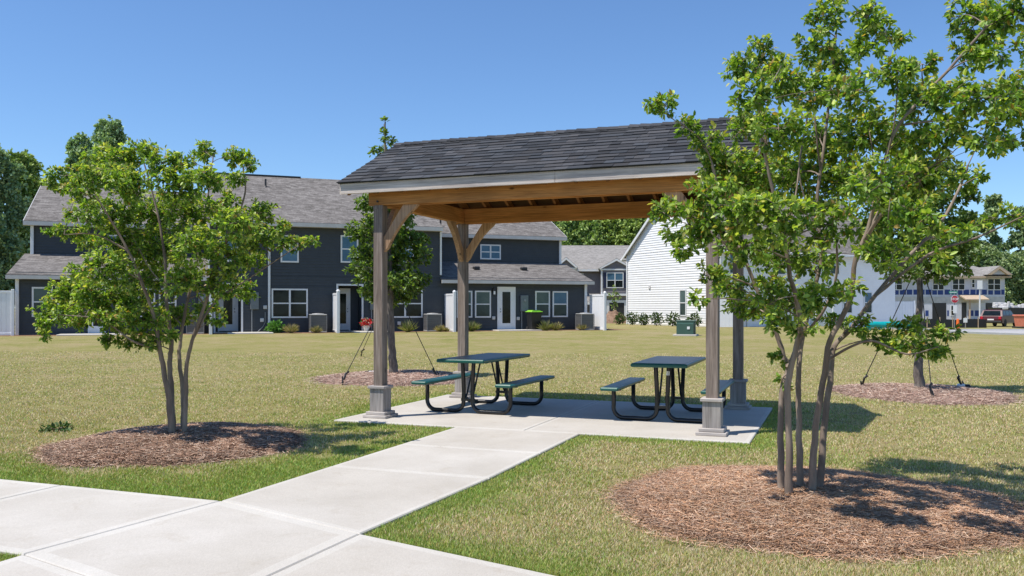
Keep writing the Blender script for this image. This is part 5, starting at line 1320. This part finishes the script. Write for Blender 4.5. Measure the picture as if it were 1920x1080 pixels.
# ------------------------------------------------------------------ unfinished house
def unfinished():
    Y = 95; k = Y/F; x0, x1 = 1640, 1884; X0 = (x0-960)*k; gzr = -.12
    root = empty('unfinished_house', (X0, Y, gzr), 0, 'unfinished house in white wrap with blue marks behind the stop sign', 'house')
    def q(x, y): return (x-x0)*k, CH+(YH-y)*k-gzr
    W_ = (x1-x0)*k; ze = q(0, 518)[1]
    mb = MB(); mb.box((0, 0, 0), (W_, 9, ze)); mb.build('wall', M['wrap'], root)
    def strip(ya, yb, xs, m, name, pr=.03):
        mb = MB()
        for a, b_ in xs: mb.box((q(a, 0)[0], -pr, q(0, yb)[1]), (q(b_, 0)[0], -.002, q(0, ya)[1]))
        mb.build(name, M[m], root)
    strip(556, 568, [(x0, x1)], 'sheath', 'sheathing_band', .02)
    xs = []; rr_ = random.Random(9); x = 1654
    while x < 1880:
        w = rr_.uniform(8, 12); xs.append((x, min(x+w, 1883))); x += w+rr_.uniform(1.2, 3)
    strip(543, 552.5, xs, 'wrap_blue', 'printed_marks', .01)
    strip(582, 592.5, [(1776, 1779), (1783, 1789), (1815, 1825), (1828, 1839), (1842, 1848), (1735, 1741)], 'wrap_blue', 'printed_marks', .012)
    def win(x0_, y0_, x1_, y1_, b=2): u0, z1 = q(x0_, y0_); u1, z0 = q(x1_, y1_); window(root, u0, u1, z0, z1, -.02, b, ('glass', 'glass'))
    for a, b_, n in ((1668, 1692, 2), (1748, 1770, 2), (1785, 1809, 2), (1851, 1876, 2)): win(a, 522, b_, 544, n)
    win(1821, 523, 1828, 540, 1); win(1782, 572, 1790, 592, 1)
    # garage openings and entry
    for a, b_, yt in ((1748, 1774, 568), (1848, 1880, 568)):
        mb = MB(); mb.box((q(a, 0)[0], -.02, 0), (q(b_, 0)[0], -.004, q(0, yt)[1])); mb.build('garage_opening', M['vent'], root)
    mb = MB(); mb.bbox((q(1655, 0)[0], -.08, 0), (q(1704, 0)[0], -.004, q(0, 566)[1]), .02); mb.build('garage_door', M['trim'], root)
    mb = MB(); mb.box((q(1803, 0)[0], -.02, 0), (q(1812, 0)[0], -.004, q(0, 567)[1])); mb.build('entry', M['vent'], root)
    mb = MB(); mb.box((q(1806, 0)[0], -1.3, 0), (q(1808.5, 0)[0], -1.15, q(0, 562)[1])); mb.build('porch_post', M['raw'], root)
    a, b_ = q(1798, 0)[0], q(1841, 0)[0]; zt, zb = q(0, 554)[1], q(0, 563)[1]
    mb = MB(); mb.prism([(-1.5, zb), (-1.5, zb+.12), (0, zt+.1), (0, zt-.05)], a, b_, 'x'); mb.build('porch_roof', M['raw'], root)
    # roofs
    zr = q(0, 484)[1]; a, b_ = q(1640, 0)[0]-.4, W_+.4
    hip = 5.2
    mb = MB()
    V = [(a, -.5, ze), (b_, -.5, ze), (b_, 9.5, ze), (a, 9.5, ze), (a+hip, 4.5, zr), (q(1826, 0)[0], 4.5, zr)]
    V += [(x_, y_, z_-.12) for x_, y_, z_ in V[:4]]
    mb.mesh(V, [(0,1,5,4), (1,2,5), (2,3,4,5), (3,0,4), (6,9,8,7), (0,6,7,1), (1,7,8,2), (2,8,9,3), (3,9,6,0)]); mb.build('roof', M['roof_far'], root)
    mb = MB(); mb.box((a, -.6, ze-.2), (b_, -.5, ze-.0)); mb.build('eave_board', M['raw'], root)
    ga, gb = q(1841, 0)[0], q(1888, 0)[0]; gm = (ga+gb)/2; gt = q(0, 500)[1]; g0 = q(0, 515)[1]
    mb = MB(); mb.prism([(ga+.5, g0), (gb-.5, g0), (gm, gt-.15)], -.75, -.6, 'y'); mb.build('gable', M['wrap'], root)
    mb = MB(); mb.prism([(ga, g0-.05), (gm, gt), (gm, gt-.28), (ga+.5, g0-.05)], -1.1, -.76, 'y'); mb.prism([(gb, g0-.05), (gb-.5, g0-.05), (gm, gt-.28), (gm, gt)], -1.1, -.76, 'y'); mb.build('gable_board', M['raw'], root)
    mb = MB(); mb.prism([(ga, g0), (ga, g0-.05), (gm, gt), (gm, gt+.06)], -1.1, 4, 'y'); mb.prism([(gb, g0), (gm, gt+.06), (gm, gt), (gb, g0-.05)], -1.1, 4, 'y'); mb.build('gable_roof', M['roof_far'], root)
unfinished()

# road, kerb, right side ---------------------------------------------
mb = MB(); n = 24
for i in range(n):
    xa = 22+i*4; xb = xa+4
    for ya, yb, dz, m in ((50.6, 51.0, .10, 1), (51.0, 60.0, .012, 0), (60.0, 60.4, .10, 1)):
        P = [(xa, ya), (xb, ya), (xb, yb), (xa, yb)]; z = [gzf(px, py)+dz for px, py in P]
        v = [(px, py, zz) for (px, py), zz in zip(P, z)]+[(px, py, zz-.2) for (px, py), zz in zip(P, z)]
        mb.mesh(v, [(0,1,2,3), (0,4,5,1), (2,6,7,3)] + ([(3,7,4,0)] if i == 0 else []), m)
tag(mb.build('road', [M['road'], M['kerb']]), kind='structure')

def post_sign():
    p = at(1790, 64); root = empty('stop_sign', p, 0, 'red octagonal stop sign with a green street name blade above it', 'stop sign')
    z = CH+(YH-561)/F*64-p.z; r = .30
    mb = MB(); mb.tube([(0, .03, 0), (0, .03, z+.75)], .03, 8); mb.build('pole', M['galv'], root)
    oc_ = lambda r_: [(r_*math.cos(math.radians(22.5+45*k)), z+r_*math.sin(math.radians(22.5+45*k))) for k in range(8)]
    mb = MB(); mb.prism(oc_(r), -.015, 0, 'y', 1); mb.prism(oc_(r*.93), -.020, -.0155, 'y', 0); face = mb.build('face', [M['stop'], M['sign_w']], root)
    cu_ = bpy.data.curves.new('lettering', 'FONT'); cu_.body = 'STOP'; cu_.size = .24; cu_.align_x = 'CENTER'; cu_.align_y = 'CENTER'; cu_.extrude = .002; cu_.offset = .004
    to = bpy.data.objects.new('tmp', cu_); col.objects.link(to); dg = bpy.context.evaluated_depsgraph_get()
    me = bpy.data.meshes.new_from_object(to.evaluated_get(dg)); bpy.data.objects.remove(to); me.materials.clear(); me.materials.append(M['sign_w'])
    lo = bpy.data.objects.new('lettering', me); col.objects.link(lo); lo.parent = face; lo.location = (0, -.024, z); lo.rotation_euler = (math.radians(90), 0, 0)
    mb = MB(); mb.bbox((-.42, -.0, z+.42), (.22, .02, z+.60), .01); mb.build('street_blade', M['sign_g'], root)
    mb = MB()
    for k in range(7): mb.box((-.36+k*.075, -.004, z+.47), (-.36+k*.075+.045, -.001, z+.55))
    mb.build('blade_letters', M['sign_w'], root)
    mb = MB(); mb.box((-.12, -.012, z-1.05), (.16, -.002, z-.45)); mb.build('lower_plate', M['sign_w'], root)
post_sign()
def marker():
    p = at(1796, 63.5); mb = MB(); mb.lathe([(.13, 0), (.12, .1), (.09, .75), (.02, .78)], 12); o = mb.build('marker_post', M['orange']); o.location = p; tag(o, 'orange marker post below the stop sign', 'marker')
    p = at(1837.5, 80); root = empty('site_sign', p, 0, 'blank white board on a tall post before the unfinished house', 'sign'); z = CH+(YH-534)/F*80-p.z
    mb = MB(); mb.box((-.05, 0, 0), (.05, .08, z)); mb.build('post', M['trim'], root); mb = MB(); mb.bbox((-.25, -.03, z-.4), (.22, -.001, z+.4), .005); mb.build('board', M['sign_w'], root)
    p = at(1810, 66); root = empty('site_sign', p, 0, 'small white notice low down right of the orange marker', 'sign'); mb = MB(); mb.box((-.02, 0, 0), (.02, .03, .5)); mb.build('post', M['galv'], root); mb = MB(); mb.box((-.15, -.02, .45), (.15, -.001, .8)); mb.build('board', M['sign_w'], root)
marker()
def silt():
    mb = MB(); rr_ = random.Random(4); x = 1690; prev = None
    root = empty('silt_fence', at(1690, 68), 0, 'low black fabric silt fence along the far side of the road', 'fence'); o = root.location
    pts = [at(1690+8*i, 68) for i in range(21)]
    for a, b_ in zip(pts[:-1], pts[1:]):
        h = .62+.08*rr_.random(); a_, c_ = a-o, b_-o
        mb.mesh([(a_.x, 0, a_.z), (c_.x, 0, c_.z), (c_.x, .02, c_.z+h), (a_.x, .02, a_.z+h+.03), (a_.x, .03, a_.z), (c_.x, .03, c_.z), (c_.x, .04, c_.z+h), (a_.x, .04, a_.z+h+.03)], [(0,1,2,3), (7,6,5,4), (3,2,6,7)])
    mb.build('fabric', M['black'], root)
    for k in range(0, 21, 3):
        a_ = pts[k]-o; m2 = MB(); m2.box((a_.x-.03, -.04, a_.z), (a_.x+.03, -.002, a_.z+.85)); m2.build('stake', M['raw'], root)
silt()
def car():
    p = at(1874, 73); root = empty('parked_car', p, math.radians(43), 'dark red estate car parked before the unfinished house', 'car')
    # local x = length (rear at -x side facing us-left), y = width
    L_, Wc, Hc = 4.3, 1.75, 1.45
    prof = [(-2.1, .35), (-2.15, .65), (-2.08, .88), (-1.75, 1.38), (-1.5, 1.45), (.35, 1.42), (1.05, .95), (1.95, .82), (2.12, .6), (2.1, .33)]
    low = [(-2.1, .30), (-2.15, .62), (-2.08, .86), (1.05, .92), (1.95, .80), (2.12, .58), (2.1, .30)]
    mb = MB(); mb.prism([(a*.0+a, b_) for a, b_ in low], -Wc/2, Wc/2, 'y'); mb.build('body', M['carred'], root)
    mb = MB(); up = [(-2.02, .87), (-1.72, 1.36), (-1.5, 1.42), (.35, 1.40), (1.02, .93)]
    n_ = len(up); v = [(a, -(Wc/2-.02-(z-.87)*.22), z) for a, z in up]+[(a, Wc/2-.02-(z-.87)*.22, z) for a, z in up]
    mb.mesh(v, [tuple(range(n_)), tuple(range(n_, 2*n_))[::-1]]+[(i, n_+i, n_+(i+1) % n_, (i+1) % n_) for i in range(n_)]); mb.build('cabin', M['carred'], root)
    mb = MB(); 
    for s_ in (-1, 1):
        for a, b_ in ((-1.75, -1.1), (-1.0, -.25), (-.15, .6)):
            z0, z1 = 1.0, 1.30; y0 = s_*(Wc/2-.02-(z0-.87)*.22+.006); y1 = s_*(Wc/2-.02-(z1-.87)*.22+.006); sh = .12 if a < -1.5 else 0; sh2 = -.15 if b_ > .5 else 0
            mb.face([(a, y0, z0), (b_+.1*(b_ > .5), y0, z0), (b_+sh2, y1, z1), (a+sh, y1, z1)])
    mb.face([(-2.005, -.7, .93), (-2.005, .7, .93), (-1.765, .62, 1.33), (-1.765, -.62, 1.33)]); mb.build('windows', M['glass'], root)
    for s_ in (-1, 1):
        for a in (-1.35, 1.35): mb = MB(); mb.tube([(a, s_*(Wc/2-.18), .32), (a, s_*(Wc/2+.01), .32)], .32, 18); mb.build('wheel', M['tyre'], root)
        mb = MB(); mb.bbox((-2.17, s_*.7-.1, .62), (-2.06, s_*.7+.1, .86), .02); mb.build('tail_light', M['stop'], root)
    mb = MB(); mb.box((-2.17, -.25, .55), (-2.151, .25, .66)); mb.build('number_plate', M['sign_w'], root)
    mb = MB(); mb.bbox((-2.22, -.85, .3), (-2.08, .85, .5), .04); mb.build('bumper', M['black'], root)
car()
def containers():
    p = at(1932, 66); root = empty('orange_container', p, 0, 'faded orange open container at the right edge by the road', 'container')
    mb = MB(); mb.prism([(-.7, .15), (1.8, .15), (1.8, 1.0), (-.85, 1.0)], -.8, .8, 'y'); mb.bbox((-.9, -.86, .95), (1.85, .86, 1.05), .02); mb.build('body', M['salmon'], root); mb = MB(); mb.box((-1.6, -.6, .05), (-.1, -.3, .15)); mb.build('skid', M['vent'], root)
    p = at(1900, 84); root = empty('rubbish_skip', p, 0, 'black skip heaped with rubble behind the red car', 'skip'); H_ = CH+(YH-577)/F*84-p.z
    mb = MB(); mb.prism([(-1.6, .1), (4, .1), (4, H_), (-1.9, H_)], -1.1, 1.1, 'y'); mb.build('body', M['black'], root)
    mb = MB(); rs = random.Random(3)
    for k in range(60): a = rs.uniform(-1.7, 3.8); b_ = rs.uniform(-.9, .9); s_ = rs.uniform(.1, .32); mb.bbox((a-s_, b_-s_, H_-.1), (a+s_, b_+s_, H_+rs.uniform(.05, .55)), .05, M=Matrix.Rotation(rs.uniform(-.1, .1), 4, 'Y'))
    mb.build('rubble', M['sheath'], root)['kind'] = 'stuff'
    mb = MB(); mb.box((1.0, -1.13, .8), (1.8, -1.105, 1.2)); mb.build('plate', M['sign_w'], root)
    # pipes on the lawn edge
    for i, (x, l, dy, lab) in enumerate(((1624, 1.0, 0, 'short turquoise pipe roll, leftmost on the kerb behind the big tree'), (1644, 1.9, .1, 'long turquoise pipe roll, middle one on the kerb behind the big tree'), (1679, 1.2, .0, 'blue turquoise pipe roll, rightmost behind the young oak trunk'))):
        p = at(x, 47+dy); mb = MB(); mb.tube([(0, 0, .28), (l*.5, 0, .30), (l, .04, .27)], .17, 14); mb.lathe([(.175, .27), (.18, .28)], 12) if False else None
        mb.box((.15, -.15, 0), (.22, .15, .12)); mb.box((l-.22, -.15, 0), (l-.15, .15, .12))
        o = mb.build('pipe_roll', M['teal'], smooth=False); o.location = p; tag(o, lab, 'pipe', 'turquoise pipes at the road edge')
containers()
